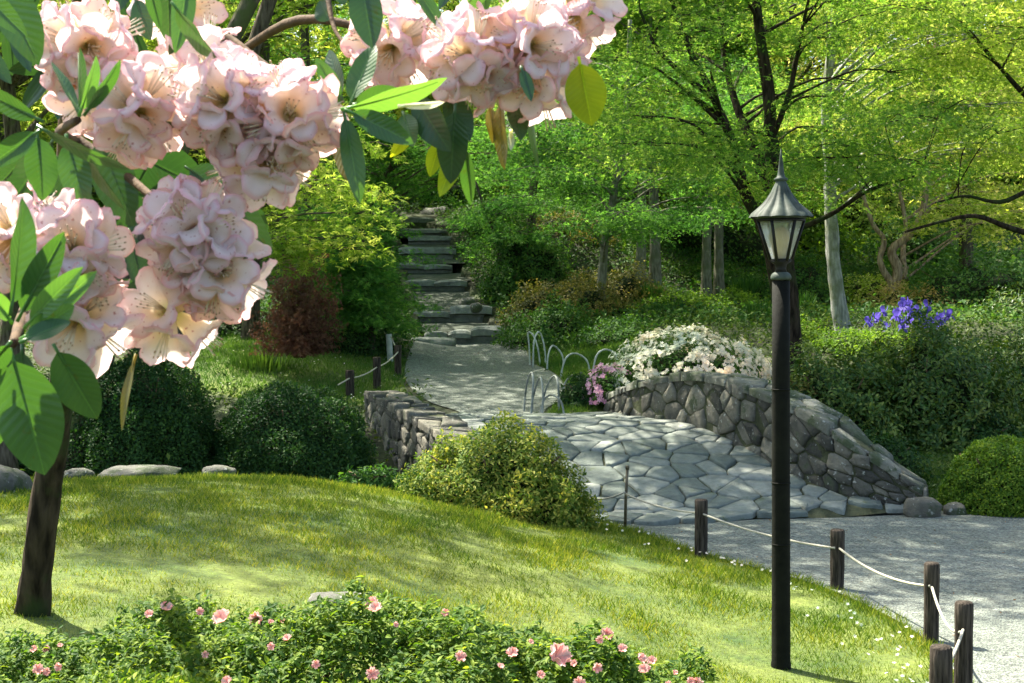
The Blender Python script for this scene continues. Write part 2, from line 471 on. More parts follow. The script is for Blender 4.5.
POLY_LAWN4 = [(X(940, 12.4), 12.4), (X(1100, 12.1), 12.1), (X(1100, 16), 16), (X(900, 16), 16), (X(900, 14), 14)]

# one sheet, finer near the camera
xs = np.concatenate([np.linspace(-120, -14, 22), np.linspace(-13, -5.2, 24), np.arange(-5, 5.01, 0.1), np.linspace(5.3, 13, 24), np.linspace(14, 120, 22)])
ys = np.concatenate([np.linspace(-25, 2.5, 12), np.arange(2.7, 33, 0.13), np.linspace(33.5, 60, 30), np.linspace(62, 220, 26)])
gx, gy = np.meshgrid(xs, ys)
flat = np.stack([gx.ravel(), gy.ravel()], 1)
clampd = flat.copy(); clampd[:, 0] = np.clip(clampd[:, 0], -60, 60); clampd[:, 1] = np.clip(clampd[:, 1], -10, 95)
gz = Hn(clampd)
lawnmask = np.zeros(len(flat))
for pl in (POLY_LAWN, POLY_LAWN2, POLY_LAWN3, POLY_LAWN4):
    lawnmask = np.maximum(lawnmask, in_poly(flat, pl).astype(float))
SINK = [(X(428, 24.25), 24.25), (X(494, 24.25), 24.25), (X(480, 26), 26), (X(463, 28), 28), (X(448, 31.2), 31.2), (X(424, 32), 32), (X(396, 32), 32), (X(410, 28), 28), (X(418, 26), 26)]
gz[in_poly(flat, SINK)] -= .35
nx = len(xs); ny = len(ys)
ii = np.arange(nx * ny).reshape(ny, nx)
fq = np.stack([ii[:-1, :-1].ravel(), ii[:-1, 1:].ravel(), ii[1:, 1:].ravel(), ii[1:, :-1].ravel()], 1)
me = np_mesh('ground', np.column_stack([flat, gz]), fq, True, [M['ground']])
at = me.attributes.new('grass', 'FLOAT', 'POINT'); at.data.foreach_set('value', lawnmask.astype(np.float32))
tag(link('ground', me), kind='structure')

def loft(name, A, B, nc, off, m):
    A = np.array(A); B = np.array(B)
    t = np.linspace(0, 1, nc)[None, :, None]
    g = A[:, None, :] * (1 - t) + B[:, None, :] * t
    q = g.reshape(-1, 2)
    z = Hn(q) + off
    i = np.arange(len(q)).reshape(len(A), nc)
    f = np.stack([i[:-1, :-1].ravel(), i[:-1, 1:].ravel(), i[1:, 1:].ravel(), i[1:, :-1].ravel()], 1)
    return tag(link(name, np_mesh(name, np.column_stack([q, z]), f, True, [m])), kind='structure')
loft('gravel_path', EDGE_S, FARE_S, 60, 0.014, M['gravel'])
loft('gravel_path', FPL_S, FPR_S, 24, 0.014, M['gravel'])

# ------------------------------------------------------------------ leaf clouds
def tri_template(v, f):
    return np.array(v, dtype=np.float32), np.array(f)
T_DIA = tri_template([(0, 0, 0), (-.27, .45, .07), (0, 1, -.05), (.27, .45, .07)], [(0, 3, 2, 1)])
T_OV = tri_template([(0, 0, 0), (-.17, .25, .04), (-.2, .62, .05), (0, 1, -.12), (.2, .62, .05), (.17, .25, .04)], [(0, 5, 4, 1), (1, 4, 2, 2), (4, 3, 2, 2)])
T_OV = tri_template([(0, 0, 0), (-.19, .35, .05), (-.17, .7, .03), (0, 1, -.12), (.17, .7, .03), (.19, .35, .05), (0, .5, 0)],
                    [(0, 6, 2, 1), (6, 3, 3, 2), (0, 5, 4, 6), (6, 4, 3, 3)])
T_OV = tri_template([(0, 0, 0), (-.19, .35, .05), (-.17, .7, .03), (0, 1, -.12), (.17, .7, .03), (.19, .35, .05), (0, .5, 0)],
                    [(0, 6, 1), (1, 6, 2), (6, 3, 2), (0, 5, 6), (5, 4, 6), (6, 4, 3)])
def lobes(n, spread, w):
    v = []; f = []
    v.append((0, 0.1, 0))
    for k in range(n):
        a = (k - (n - 1) / 2) * spread
        ln = 1.0 - 0.28 * abs(k - (n - 1) / 2) / ((n - 1) / 2)
        def pt(r, da, z): return (r * math.sin(a + da), 0.1 + r * math.cos(a + da), z)
        i = len(v)
        v += [pt(ln * 0.45, -w, .03), pt(ln, 0, -.1), pt(ln * 0.45, w, .03)]
        f.append((0, i + 2, i + 1, i))
    return tri_template(v, f)
T_M3 = lobes(3, 0.95, 0.34)
T_M5 = lobes(5, 0.72, 0.24)
T_BLADE = tri_template([(-.04, 0, 0), (.04, 0, 0), (.025, .6, .08), (0, 1, .28), (-.025, .6, .08)], [(0, 1, 2, 4), (4, 2, 3, 3)])
T_BLADE = tri_template([(-.05, 0, 0), (.05, 0, 0), (.0, 1, .25)], [(0, 1, 2)])
_fl = [(0, 0, 0)]
_ff = []
for k in range(5):
    a = k * 2 * math.pi / 5
    i = len(_fl)
    _fl += [(.35 * math.sin(a - .5), .35 * math.cos(a - .5), .12), (.55 * math.sin(a), .55 * math.cos(a), .1), (.35 * math.sin(a + .5), .35 * math.cos(a + .5), .12)]
    _ff.append((0, i + 2, i + 1, i))
T_FL = tri_template(_fl, _ff)

def cloud(pos, nrm, size, T, fwd=None, jitter=0.35):
    """many leaves as one (verts, faces) pair"""
    pos = np.asarray(pos, dtype=np.float32); N = len(pos)
    nrm = np.asarray(nrm, dtype=np.float32) + rng.normal(0, jitter, (N, 3))
    nrm /= np.linalg.norm(nrm, axis=1, keepdims=True) + 1e-9
    t = rng.normal(0, 1, (N, 3)) if fwd is None else np.asarray(fwd) + rng.normal(0, .25, (N, 3))
    t -= nrm * (t * nrm).sum(1, keepdims=True)
    t /= np.linalg.norm(t, axis=1, keepdims=True) + 1e-9
    s = np.cross(t, nrm)
    size = np.broadcast_to(np.asarray(size, dtype=np.float32), (N,))[:, None, None]
    tv, tf = T
    V = (tv[None, :, 0:1] * s[:, None, :] + tv[None, :, 1:2] * t[:, None, :] + tv[None, :, 2:3] * nrm[:, None, :]) * size + pos[:, None, :]
    Fc = tf[None, :, :] + (np.arange(N) * len(tv))[:, None, None]
    return V.reshape(-1, 3), Fc.reshape(-1, tf.shape[1])

def join(parts):
    V = []; Fc = []; n = 0
    for v, f in parts:
        V.append(v); Fc.append(f + n); n += len(v)
    return np.concatenate(V), np.concatenate(Fc)

def cloud_obj(name, parts, m, parent=None):
    v, f = join(parts)
    return link(name, np_mesh(name, v, f, False, [m]), parent)

def lump(dirs, seed, amp, freq=2.2):
    return np.array([noise.noise(Vector(d) * freq + Vector((seed * 3.1, seed * 1.7, 0))) for d in dirs]) * amp

def shrub(name, label, cat, px, py, d, wpx, hpx, m, n=9000, leaf=0.045, T=T_DIA, group=None, amp=0.35, depth=0.3, flowers=None,
          core=True, jit=0.6, flat_=1.0, stems=True, sink=0.0, dy=None, cmat='hedge'):
    """px,py,d: base centre in the photo; wpx,hpx: size there"""
    b = P(px, py, d)
    rx = wpx / F * d / 2; rz = hpx / F * d; ry = rx if dy is None else dy
    b.z -= sink
    t = thing(name, label, cat, b, group)
    seed = random.random() * 50
    dirs = rng.normal(0, 1, (n, 3)); dirs[:, 2] = np.abs(dirs[:, 2]) * 1.0 - 0.12
    dirs /= np.linalg.norm(dirs, axis=1, keepdims=True)
    l = lump(dirs, seed, amp, 2.6) + lump(dirs, seed + 9, amp * 0.5, 6)
    k = 1 + l - np.abs(rng.normal(0, depth, n)).clip(0, .7)
    pos = dirs * k[:, None] * np.array([rx, ry, rz])
    keep = pos[:, 2] > -0.06
    pos = pos[keep]; dirs2 = dirs[keep]
    nr = dirs2 / np.array([rx, ry, rz]); nr /= np.linalg.norm(nr, axis=1, keepdims=True); nr[:, 2] += 0.3
    parts = [cloud(pos, nr, rng.uniform(.7, 1.25, len(pos)) * leaf, T, fwd=nr * .5 + rng.normal(0, .6, nr.shape) + np.array([0, 0, .3]), jitter=jit)]
    cloud_obj('foliage', parts, m, t)
    mb = MB()
    for q in range(5):
        a = q * 1.3 + seed
        mb.tube([(0.06 * math.cos(a), .06 * math.sin(a), -.1), (rx * .35 * math.cos(a), ry * .35 * math.sin(a), rz * .45),
                 (rx * .7 * math.cos(a), ry * .7 * math.sin(a), rz * .75)], [.02, .013, .006], 6)
    mb.build('stem', M['twig'], t)
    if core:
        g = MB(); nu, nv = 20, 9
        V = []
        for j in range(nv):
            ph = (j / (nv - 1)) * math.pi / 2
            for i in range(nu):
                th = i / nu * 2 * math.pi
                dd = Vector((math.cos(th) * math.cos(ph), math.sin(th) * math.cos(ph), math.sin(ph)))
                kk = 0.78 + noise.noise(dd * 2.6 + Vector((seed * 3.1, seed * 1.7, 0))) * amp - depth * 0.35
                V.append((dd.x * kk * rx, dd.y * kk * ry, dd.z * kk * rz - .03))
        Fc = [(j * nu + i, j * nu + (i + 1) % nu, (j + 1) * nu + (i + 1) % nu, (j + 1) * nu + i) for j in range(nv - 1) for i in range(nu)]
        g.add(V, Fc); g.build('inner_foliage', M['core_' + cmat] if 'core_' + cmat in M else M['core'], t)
    if flowers:
        fm, fn, fs, fname = flowers
        dd = rng.normal(0, 1, (fn, 3)); dd[:, 2] = np.abs(dd[:, 2]); dd[:, 1] -= .3
        dd /= np.linalg.norm(dd, axis=1, keepdims=True)
        kk = 1.04 + lump(dd, seed, amp, 2.6) + lump(dd, seed + 9, amp * .5, 6)
        fp = dd * kk[:, None] * np.array([rx, ry, rz])
        sel = np.array([noise.noise(Vector(q) * 3.2) for q in fp]) > -0.18
        fp = fp[sel]; dd = dd[sel]
        fp = np.repeat(fp[::5], 5, axis=0) + rng.normal(0, fs * .42, (len(fp[::5]) * 5, 3)); dd = np.repeat(dd[::5], 5, axis=0)
        fo = cloud_obj(fname, [cloud(fp, dd, rng.uniform(.8, 1.2, len(fp)) * fs, T_FL, jitter=.35)], fm, t)
        fo['kind'] = 'stuff'
    return t
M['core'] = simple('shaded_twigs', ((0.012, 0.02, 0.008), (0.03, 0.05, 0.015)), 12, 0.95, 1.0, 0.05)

def pads_cloud(pads, per, leaf, T, jit=0.55):
    P_, N_, S_ = [], [], []
    for (c, rx, ry, th, tilt) in pads:
        k = max(30, int(per * rx * ry * 4))
        a = rng.uniform(0, 2 * math.pi, k); r = np.sqrt(rng.uniform(0, 1, k))
        lobe = 1 + .28 * np.sin(a * 3 + c[0] * 9) + .18 * np.sin(a * 7 + c[1] * 5)
        x = r * np.cos(a) * rx * lobe; y = r * np.sin(a) * ry * lobe
        z = rng.normal(0, 1, k) * th * (1.1 - r * .7) - (r ** 2) * rx * 0.28 + x * tilt[0] + y * tilt[1]
        # gaps between twigs
        g = np.sin(x * 9 + c[0] * 7) * np.sin(y * 9 + c[1] * 3) + rng.uniform(-.9, 1.4, k)
        ok = g > -.25
        P_.append(np.stack([x + c[0], y + c[1], z + c[2]], 1)[ok])
        nn = np.stack([x / rx * .35, y / ry * .35 - .15, np.ones(k)], 1)[ok]
        N_.append(nn)
    pos = np.concatenate(P_); nr = np.concatenate(N_)
    return cloud(pos, nr, rng.uniform(.7, 1.25, len(pos)) * leaf, T, jitter=jit)

def auto_pads(c, rad, n, pr, th=0.12, seed=0):
    rs = random.Random(seed)
    out = []
    for i in range(n):
        while True:
            v = Vector((rs.uniform(-1, 1), rs.uniform(-1, 1), rs.uniform(-1, 1)))
            if v.length < 1: break
        if v.length > 0: v = v.normalized() * (v.length ** .6)
        r = rs.uniform(*pr)
        out.append((Vector((c[0] + v.x * rad[0], c[1] + v.y * rad[1], c[2] + v.z * rad[2])), r * rs.uniform(.9, 1.5), r * rs.uniform(.8, 1.2), th,
                    (rs.uniform(-.25, .25) - v.x * .18, rs.uniform(-.2, .2) - v.y * .15)))
    return out

def tree(name, label, base, stems, pads, m, bark, per=700, leaf=0.06, T=T_M3, group=None, cat='tree', limb_r=0.02, jit=0.55, crown='crown', root=True):
    """stems: list of (world points, radii); pads in world coordinates"""
    base = Vector(base)
    t = thing(name, label, cat, base, group)
    mb = MB()
    sp = []
    for pts, rad in stems:
        pp = smooth_line(pts, 5)
        rr = [rad[0] + (rad[1] - rad[0]) * (i / (len(pp) - 1)) ** .8 for i in range(len(pp))]
        if root and (pp[0] - base).length < .3: rr[0] *= 1.35; rr[1] *= 1.12
        mb.tube([p - base for p in pp], rr, 10, wob=.25)
        sp += list(zip(pp, rr))
    mb.build('trunk', bark, t)
    lb = MB()
    for (c, rx, ry, th, tilt) in pads:
        best = min(sp, key=lambda q: (q[0] - c).length + max(0, q[0].z - c.z + .25 * (Vector((q[0].x - c.x, q[0].y - c.y, 0))).length) * 3)
        s = best[0]; r0 = min(best[1] * .6, limb_r * 1.3)
        mid = s.lerp(c, .5) + Vector((0, 0, .12 * (c - s).length)) + Vector((random.uniform(-.1, .1), random.uniform(-.1, .1), 0))
        pts = smooth_line([s, mid, c], 4)
        lb.tube([p - base for p in pts], [r0 + (.005 - r0) * i / (len(pts) - 1) for i in range(len(pts))], 5, cap=False)
        for q in range(3):
            a = random.uniform(0, 6.28)
            e = c + Vector((math.cos(a) * rx * .8, math.sin(a) * ry * .8, -.08 * rx))
            lb.tube([mid.lerp(c, .7) - base, (mid.lerp(c, .4) + (e - mid) * .55 + Vector((0, 0, .05))) - base, e - base], [.007, .005, .003], 4, cap=False)
    lb.build('branches', bark, t)
    v, f = pads_cloud([(p[0] - base, *p[1:]) for p in pads], per, leaf, T, jit)
    link(crown, np_mesh(crown, v, f, False, [m]), t)
    return t

# ------------------------------------------------------------------ stonework
def voronoi(pts, bounds, k=18):
    pts = np.asarray(pts)
    x0, y0, x1, y1 = bounds
    cells = []
    for i, p in enumerate(pts):
        poly = [(x0, y0), (x1, y0), (x1, y1), (x0, y1)]
        d = ((pts - p) ** 2).sum(1)
        for j in np.argsort(d)[1:k + 1]:
            q = pts[j]
            mx, my = (p + q) / 2; nx_, ny_ = q - p
            new = []
            for a in range(len(poly)):
                A = poly[a]; B = poly[(a + 1) % len(poly)]
                da = (A[0] - mx) * nx_ + (A[1] - my) * ny_
                db = (B[0] - mx) * nx_ + (B[1] - my) * ny_
                if da <= 0: new.append(A)
                if (da < 0) != (db < 0) and abs(da - db) > 1e-12:
                    s = da / (da - db)
                    new.append((A[0] + (B[0] - A[0]) * s, A[1] + (B[1] - A[1]) * s))
            poly = new
            if len(poly) < 3: break
        if len(poly) >= 3: cells.append(poly)
    return cells

def cell_points(bounds, sx, sy, jit=.42):
    x0, y0, x1, y1 = bounds
    out = []
    j = 0; y = y0 + sy / 2
    while y < y1:
        x = x0 + sx * (.5 if j % 2 else 0)
        while x < x1 + sx * .3:
            if random.random() > .16:
                out.append((x + random.uniform(-jit, jit) * sx, y + random.uniform(-jit, jit) * sy))
            x += sx
        y += sy; j += 1
    return [(min(max(a, x0 + .005), x1 - .005), min(max(b, y0 + .005), y1 - .005)) for a, b in out]

def stones(mb, cells, mapper, gap=0.012, h=0.03, rnd=0.5, mi=0, keep=None, base=-.04, tilt=.25):
    for poly in cells:
        cx = sum(p[0] for p in poly) / len(poly); cy = sum(p[1] for p in poly) / len(poly)
        if keep and not keep(cx, cy): continue
        # round the corners
        q = []
        for a in range(len(poly)):
            A = poly[a]; B = poly[(a + 1) % len(poly)]
            if math.hypot(A[0] - B[0], A[1] - B[1]) < .01: continue
            q.append((A[0] * .94 + B[0] * .06, A[1] * .94 + B[1] * .06))
            q.append((A[0] * .5 + B[0] * .5 + random.uniform(-.011, .011), A[1] * .5 + B[1] * .5 + random.uniform(-.011, .011)))
            q.append((A[0] * .06 + B[0] * .94, A[1] * .06 + B[1] * .94))
        if len(q) < 5: continue
        size = sum(math.hypot(p[0] - cx, p[1] - cy) for p in q) / len(q)
        if size < .025: continue
        hh = h * random.uniform(1 - rnd, 1 + rnd)
        tx, ty = random.uniform(-tilt, tilt), random.uniform(-tilt, tilt)
        V = []
        for (ins, lev) in ((gap, base), (gap * 1.0, hh * .45), (gap * 1.15 + .003, hh * .95), (size * .55, hh * 1.05)):
            s = max(.15, 1 - ins / size)
            for (x, y) in q:
                X_, Y_ = cx + (x - cx) * s, cy + (y - cy) * s
                lv = lev if lev < 0 else lev + (tx * (X_ - cx) + ty * (Y_ - cy)) * .35 + random.uniform(-.5, .5) * hh * .3
                V.append(mapper(X_, Y_, lv))
        V.append(mapper(cx, cy, hh))
        n = len(q); Fc = []
        for l in range(3):
            for a in range(n):
                b = (a + 1) % n
                Fc.append((l * n + a, l * n + b, (l + 1) * n + b, (l + 1) * n + a))
        for a in range(n):
            Fc.append((3 * n + a, 3 * n + (a + 1) % n, 4 * n))
        mb.add(V, Fc, mi)

def interp(xs_, ys_):
    return lambda x: float(np.interp(x, xs_, ys_))
deckz = interp([11.0, 11.9, 12.3, 12.7, 13.2, 13.6, 14.0, 14.4, 14.9, 15.5, 16.0], [.012, .03, .12, .235, .37, .46, .525, .56, .565, .54, .52])
RW = [(606, 16.0, .60, .70), (622, 15.4, .65, .84), (650, 14.75, .69, .97), (680, 14.35, .66, 1.04), (705, 14.0, .62, 1.06), (735, 13.5, .5, 1.02), (770, 13.05, .38, .93),
      (800, 12.7, .27, .83), (840, 12.35, .15, .64), (880, 12.15, .08, .45), (925, 12.0, .02, .22)]
rw_in = smooth_line([(X(a, d), d, 0) for a, d, b_, t_ in RW], 6)
rw_top = [p.z for p in smooth_line([(0, 0, t_) for a, d, b_, t_ in RW], 6)]
LW = [(396, 16.2, .75), (427, 15.0, .68), (462, 13.8, .60), (490, 12.9, .52), (520, 12.2, .3), (545, 11.9, .15)]
lw_in = smooth_line([(X(a, d), d, 0) for a, d, t_ in LW], 6)
lw_top = [p.z for p in smooth_line([(0, 0, t_) for a, d, t_ in LW], 6)]

bridge = thing('stone_bridge', 'small arched stone footbridge paved with irregular grey flagstones, rubble parapets either side', 'bridge', (1.4, 13.6, 0))
def lin(v): return v - Vector((1.4, 13.6, 0))

# deck bed
deck_poly = [(.28, 11.72), (1.02, 11.42), (1.7, 11.7), (2.5, 11.9), (3.0, 12.0), (3.5, 11.98)] + [(p.x + .05, p.y) for p in rw_in[::-1]] + [(.9, 15.75), (-.75, 15.6)] + [(p.x - .03, p.y) for p in lw_in[8:]]
mb = MB()
ys_ = np.linspace(11.3, 15.9, 40)
lx = interp([q.y for q in lw_in[::-1]], [q.x for q in lw_in[::-1]])
rx_ = interp([q.y for q in rw_in[::-1]], [q.x for q in rw_in[::-1]])
V = []; Fc = []
nc = 16
for y in ys_:
    a = lx(y) - .03; b = rx_(y) + .03
    if y < 12: a = .3; b = min(b, 1.2 + (y - 11.42) * 3)
    for k in range(nc):
        x = a + (b - a) * k / (nc - 1)
        V.append((x - 1.4, y - 13.6, deckz(y) - .012 if y > 11.9 else .004 + H(x, y)))
for j in range(len(ys_) - 1):
    for k in range(nc - 1):
        i = j * nc + k
        Fc.append((i, i + 1, i + nc + 1, i + nc))
mb.add(V, Fc)
mb.build('paving_joints', M['mortar'], bridge)
mb = MB()
bd = (-1.0, 11.2, 3.9, 15.9)
cells = voronoi(cell_points(bd, .33, .18, .5), bd)
dp = np.array(deck_poly)
def flagmap(x, y, l):
    return (x - 1.4, y - 13.6, max(deckz(y), H(x, y) + .015 if y < 12 else -9) + l)
stones(mb, cells, flagmap, gap=.013, h=.013, rnd=.7, keep=lambda x, y: bool(in_poly([(x, y)], deck_poly)[0]), base=-.03, tilt=.12)
mb.build('flagstone_paving', M['flag'], bridge)

def parapet(line, top, thick, side, zb, name, h=.03, sx=.19, sy=.14, cap='cap_stone'):
    """line: inner base line; side=+1 wall body lies to the right of the travel direction"""
    n = len(line)
    cum = [0]
    for i in range(1, n): cum.append(cum[-1] + (line[i] - line[i - 1]).length)
    Lw = cum[-1]
    cumn = np.array(cum)
    px_ = np.array([p.x for p in line]); py_ = np.array([p.y for p in line]); tz = np.array(top)
    def at(u):
        u = min(max(u, 0), Lw)
        p = Vector((float(np.interp(u, cumn, px_)), float(np.interp(u, cumn, py_)), 0))
        e = .12
        q = Vector((float(np.interp(min(u + e, Lw), cumn, px_)), float(np.interp(min(u + e, Lw), cumn, py_)), 0))
        q0 = Vector((float(np.interp(max(u - e, 0), cumn, px_)), float(np.interp(max(u - e, 0), cumn, py_)), 0))
        t = (q - q0).normalized()
        nn = Vector((t.y, -t.x, 0)) * side     # points into the wall body
        return p, nn, float(np.interp(u, cumn, tz))
    body = MB(); V = []; Fc = []
    for i in range(n):
        p, nn, z = at(cum[i])
        e = .008
        V += [lin(p + nn * e + Vector((0, 0, zb))), lin(p + nn * e + Vector((0, 0, z - e))), lin(p + nn * (thick - e) + Vector((0, 0, z - e))), lin(p + nn * (thick - e) + Vector((0, 0, zb)))]
    for i in range(n - 1):
        for k in range(4):
            k2 = (k + 1) % 4
            Fc.append((i * 4 + k, i * 4 + k2, i * 4 + 4 + k2, i * 4 + 4 + k))
    Fc += [(0, 1, 2, 3), ((n - 1) * 4 + 3, (n - 1) * 4 + 2, (n - 1) * 4 + 1, (n - 1) * 4)]
    body.add(V, Fc)
    par = body.build(name, M['mortar'], bridge, smooth=False)
    st = MB()
    hmax = max(top) - zb
    def front(u, v, l):
        p, nn, z = at(u); zz = zb + (z - zb) * (v / hmax)
        return lin(p - nn * (l - .02) + Vector((0, 0, zz)))
    def back(u, v, l):
        p, nn, z = at(u); zz = zb + (z - zb) * (v / hmax)
        return lin(p + nn * (thick + l - .02) + Vector((0, 0, zz)))
    def topm(u, v, l):
        p, nn, z = at(u)
        return lin(p + nn * v + Vector((0, 0, z + l - .02)))
    b = (0, 0, Lw, hmax)
    stones(st, voronoi(cell_points(b, sx, sy * 1.25), b), front, .010, h, .6)
    stones(st, voronoi(cell_points(b, sx, sy * 1.25), b), back, .010, h, .6)
    for u_end, sg in ((0, -1), (Lw, 1)):
        p, nn, z = at(u_end)
        pp, _, _ = at(u_end - sg * .15)
        tt = (p - pp).normalized()
        bb = (0, 0, thick, z - zb)
        if z - zb > .15:
            stones(st, voronoi(cell_points(bb, sx, sy), bb), lambda u, v, l: lin(p + nn * u + tt * (l - .01) + Vector((0, 0, zb + v))), .01, h, .5)
    st.build('rubble_stones', M['wall_stone'], par)
    b = (0, -.03, Lw, thick + .03)
    st2 = MB()
    stones(st2, voronoi(cell_points(b, sx * 1.5, thick * .55, .35), b), topm, .012, h * 1.1, .6)
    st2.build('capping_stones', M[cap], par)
parapet(rw_in, rw_top, .34, -1, -.12, 'parapet')
parapet(lw_in, lw_top, .36, 1, -.45, 'parapet', cap='wall_stone')  # left caps take the darker rubble stone, standing in for shade

def rock(name, label, px, py, d, wpx, hpx, m=None, group=None, dep=None, seed=None, flat_=.0, sink=.25, cat='rock'):
    b = P(px, py, d)
    rx = wpx / F * d / 2; rz = hpx / F * d; ry = dep or rx * .8
    nu, nv = 22, 12
    sd = Vector((random.random() * 30, random.random() * 30, 0))
    V = []
    for j in range(nv + 1):
        ph = -math.pi / 2 + math.pi * j / nv
        for i in range(nu):
            th = 2 * math.pi * i / nu
            v = Vector((math.cos(th) * math.cos(ph), math.sin(th) * math.cos(ph), math.sin(ph)))
            # squarish boulder
            v2 = Vector([math.copysign(abs(c) ** .75, c) for c in v])
            k = 1 + .22 * noise.noise(v * 1.6 + sd) + .09 * noise.noise(v * 4.5 + sd)
            z = v2.z * k
            if flat_ and z > flat_: z = flat_ + (z - flat_) * .2
            V.append((v2.x * k * rx, v2.y * k * ry, (z * .62 + .38 - sink) * rz * (1.0 if not flat_ else 1.3)))
    mb = MB()
    mb.add(V, [(j * nu + i, j * nu + (i + 1) % nu, (j + 1) * nu + (i + 1) % nu, (j + 1) * nu + i) for j in range(nv) for i in range(nu)])
    o = mb.build(name, m or M['rock'], None, loc=b)
    return tag(o, label, cat, group)

rock('boulder', 'rounded dark end boulder at the low right end of the bridge wall', 922, 512, 11.9, 36, 20, M['wall_stone'])
rock('boulder', 'small pale stone beside the clipped green ball shrub', 955, 514, 12.0, 22, 14)
rock('boulder', 'long pale flat rock under the dark hedges, centre of the lawn crest', 140, 479, 11.3, 80, 15, sink=.15)
rock('boulder', 'grey rock just right of the rhododendron trunk on the lawn crest', 78, 479, 11.3, 32, 12, sink=.15)
rock('boulder', 'brown pointed rock at the foot of the wide dark hedge', 218, 479, 11.3, 34, 16, sink=.15)
rock('boulder', 'mossy grey boulder at the left edge behind the trunk', -4, 510, 9.0, 66, 48, sink=.1)
rock('boulder', 'flat mossy stone half buried in lawn behind the azaleas', 338, 604, 6.1, 60, 13, sink=.15)
rock('boulder', 'flat pale slab lying left of the lowest garden step', 430, 352, 23.0, 52, 15, M['step'], flat_=.3, dep=.42, sink=-.1)
rock('boulder', 'flat grey rock in the grass left of the leaning rope post', 362, 362, 21.5, 42, 13, M['step'], flat_=.3, sink=-.05)
rock('boulder', 'grey boulder standing above the top garden step', 436, 222, 33, 34, 20)
rock('boulder', 'pale rock behind the tree trunk under the grey maple', 800, 338, 21, 60, 16)
rock('boulder', 'two toned rock between the slender trunks and the white azalea', 762, 322, 23, 40, 16)
for i, (a, b, s) in enumerate(((467, 304, 16), (476, 309, 12), (482, 333, 14))):
    rock('boulder', ['pale cobble beside the second garden step', 'small cobble just right of the paler cobble by the steps', 'small stone on the right of the lowest tread'][i], a, b, 25.8 - i * .4, s, 8)

# ------------------------------------------------------------------ garden steps
stair = thing('stone_stairway', 'long stairway of rough grey slab steps climbing the shrubby hill', 'steps', P(462, 345, 24))
so_ = stair.location.copy()
def slab(x0, x1, ytop, ybot, d, dep, m):
    a = P(x0, ybot, d); c = P(x1, ytop, d)
    hz = c.z - a.z
    nu = max(4, int((x1 - x0) / 6)); V = []; Fc = []
    sd = Vector((x0, ytop, d))
    prof = [(.2, -.25), (.2, .42), (.0, .5), (.0, .86), (.05, 1.0), (.5, 1.02), (1, 1.04), (1, -.25)]  # front recessed below a lip, shaped so the riser turns dark
    for i in range(nu + 1):
        t = i / nu
        x = a.x + (c.x - a.x) * t
        endf = 1 - .12 * (abs(2 * t - 1) ** 6)
        for (py_, pz_) in prof:
            nz = noise.noise(Vector((x * 3, py_ * 3, pz_ * 2)) + sd)
            V.append((x - so_.x, a.y + py_ * dep + nz * .05 - so_.y + (1 - endf) * .3, a.z + pz_ * hz * endf + nz * .03 * (pz_ > .5) - so_.z))
    k = len(prof)
    for i in range(nu):
        for j in range(k - 1):
            Fc.append((i * k + j, (i + 1) * k + j, (i + 1) * k + j + 1, i * k + j + 1))
    Fc.append(tuple(range(k))[::-1]); Fc.append(tuple(nu * k + j for j in range(k)))
    mb = MB(); mb.add(V, Fc)
    return mb.build('step_slab', m, stair, smooth=False)
SP = [(424, 447, 332, 346, 24.0, .5), (448, 471, 331, 345, 24.0, .5), (471, 505, 327, 344, 24.0, .55),
      (413, 450, 311, 323, 25.6, .5), (450, 492, 306, 321, 25.6, .5),
      (402, 436, 280, 292, 27.6, .45), (434, 467, 280, 292, 27.6, .45),
      (394, 424, 263, 274, 28.6, .5), (424, 452, 264, 274, 28.6, .5), (398, 456, 247, 260, 29.6, .5),
      (408, 462, 236, 245, 30.6, .5), (392, 450, 229, 237, 31.3, .6), (386, 434, 217, 228, 32.0, .7)]
for s in SP:
    slab(*s, M['step'])
# gravel treads between the slabs
TR = [(24.2, 25.75, 418, 503, .0), (25.8, 27.75, 406, 490, 0), (27.8, 28.75, 392, 470, 0), (28.8, 29.75, 392, 466, 0), (29.8, 30.75, 394, 466, 0), (30.8, 31.45, 388, 464, 0), (31.5, 32.15, 380, 446, 0)]
tops = {24: P(460, 331, 24.4).z, 25.9: P(450, 310, 25.9).z, 28: P(430, 280, 28).z, 29: P(430, 263, 29).z, 30: P(430, 247, 30).z, 31: P(430, 236, 31).z, 31.7: P(410, 229, 31.7).z}
zz = [P(460, 331, 24.2).z - .01, P(450, 311, 25.8).z - .01, P(430, 280, 27.9).z - .01, P(430, 263, 28.9).z - .01, P(430, 247, 29.9).z - .01, P(430, 236, 30.9).z - .01, P(410, 229, 31.6).z - .01]
ze = [P(450, 322, 25.6).z, P(435, 290, 27.6).z, P(430, 273, 28.6).z, P(430, 259, 29.6).z, P(430, 244, 30.6).z, P(430, 236, 31.3).z, P(400, 228, 32).z]
for (d0, d1, x0, x1, _), z0, z1 in zip(TR, zz, ze):
    mb = MB(); V = []; n = 6
    for j in range(n):
        t = j / (n - 1); d = d0 + (d1 - d0) * t
        for i in range(n):
            s = i / (n - 1)
            V.append((X(x0 + (x1 - x0) * s, d) - so_.x, d - so_.y, z0 + (z1 - z0) * t - so_.z + .02 * noise.noise(Vector((s * 5, t * 5, d)))))
    mb.add(V, [(j * n + i, j * n + i + 1, (j + 1) * n + i + 1, (j + 1) * n + i) for j in range(n - 1) for i in range(n - 1)])
    mb.build('gravel_tread', M['tread'], stair)

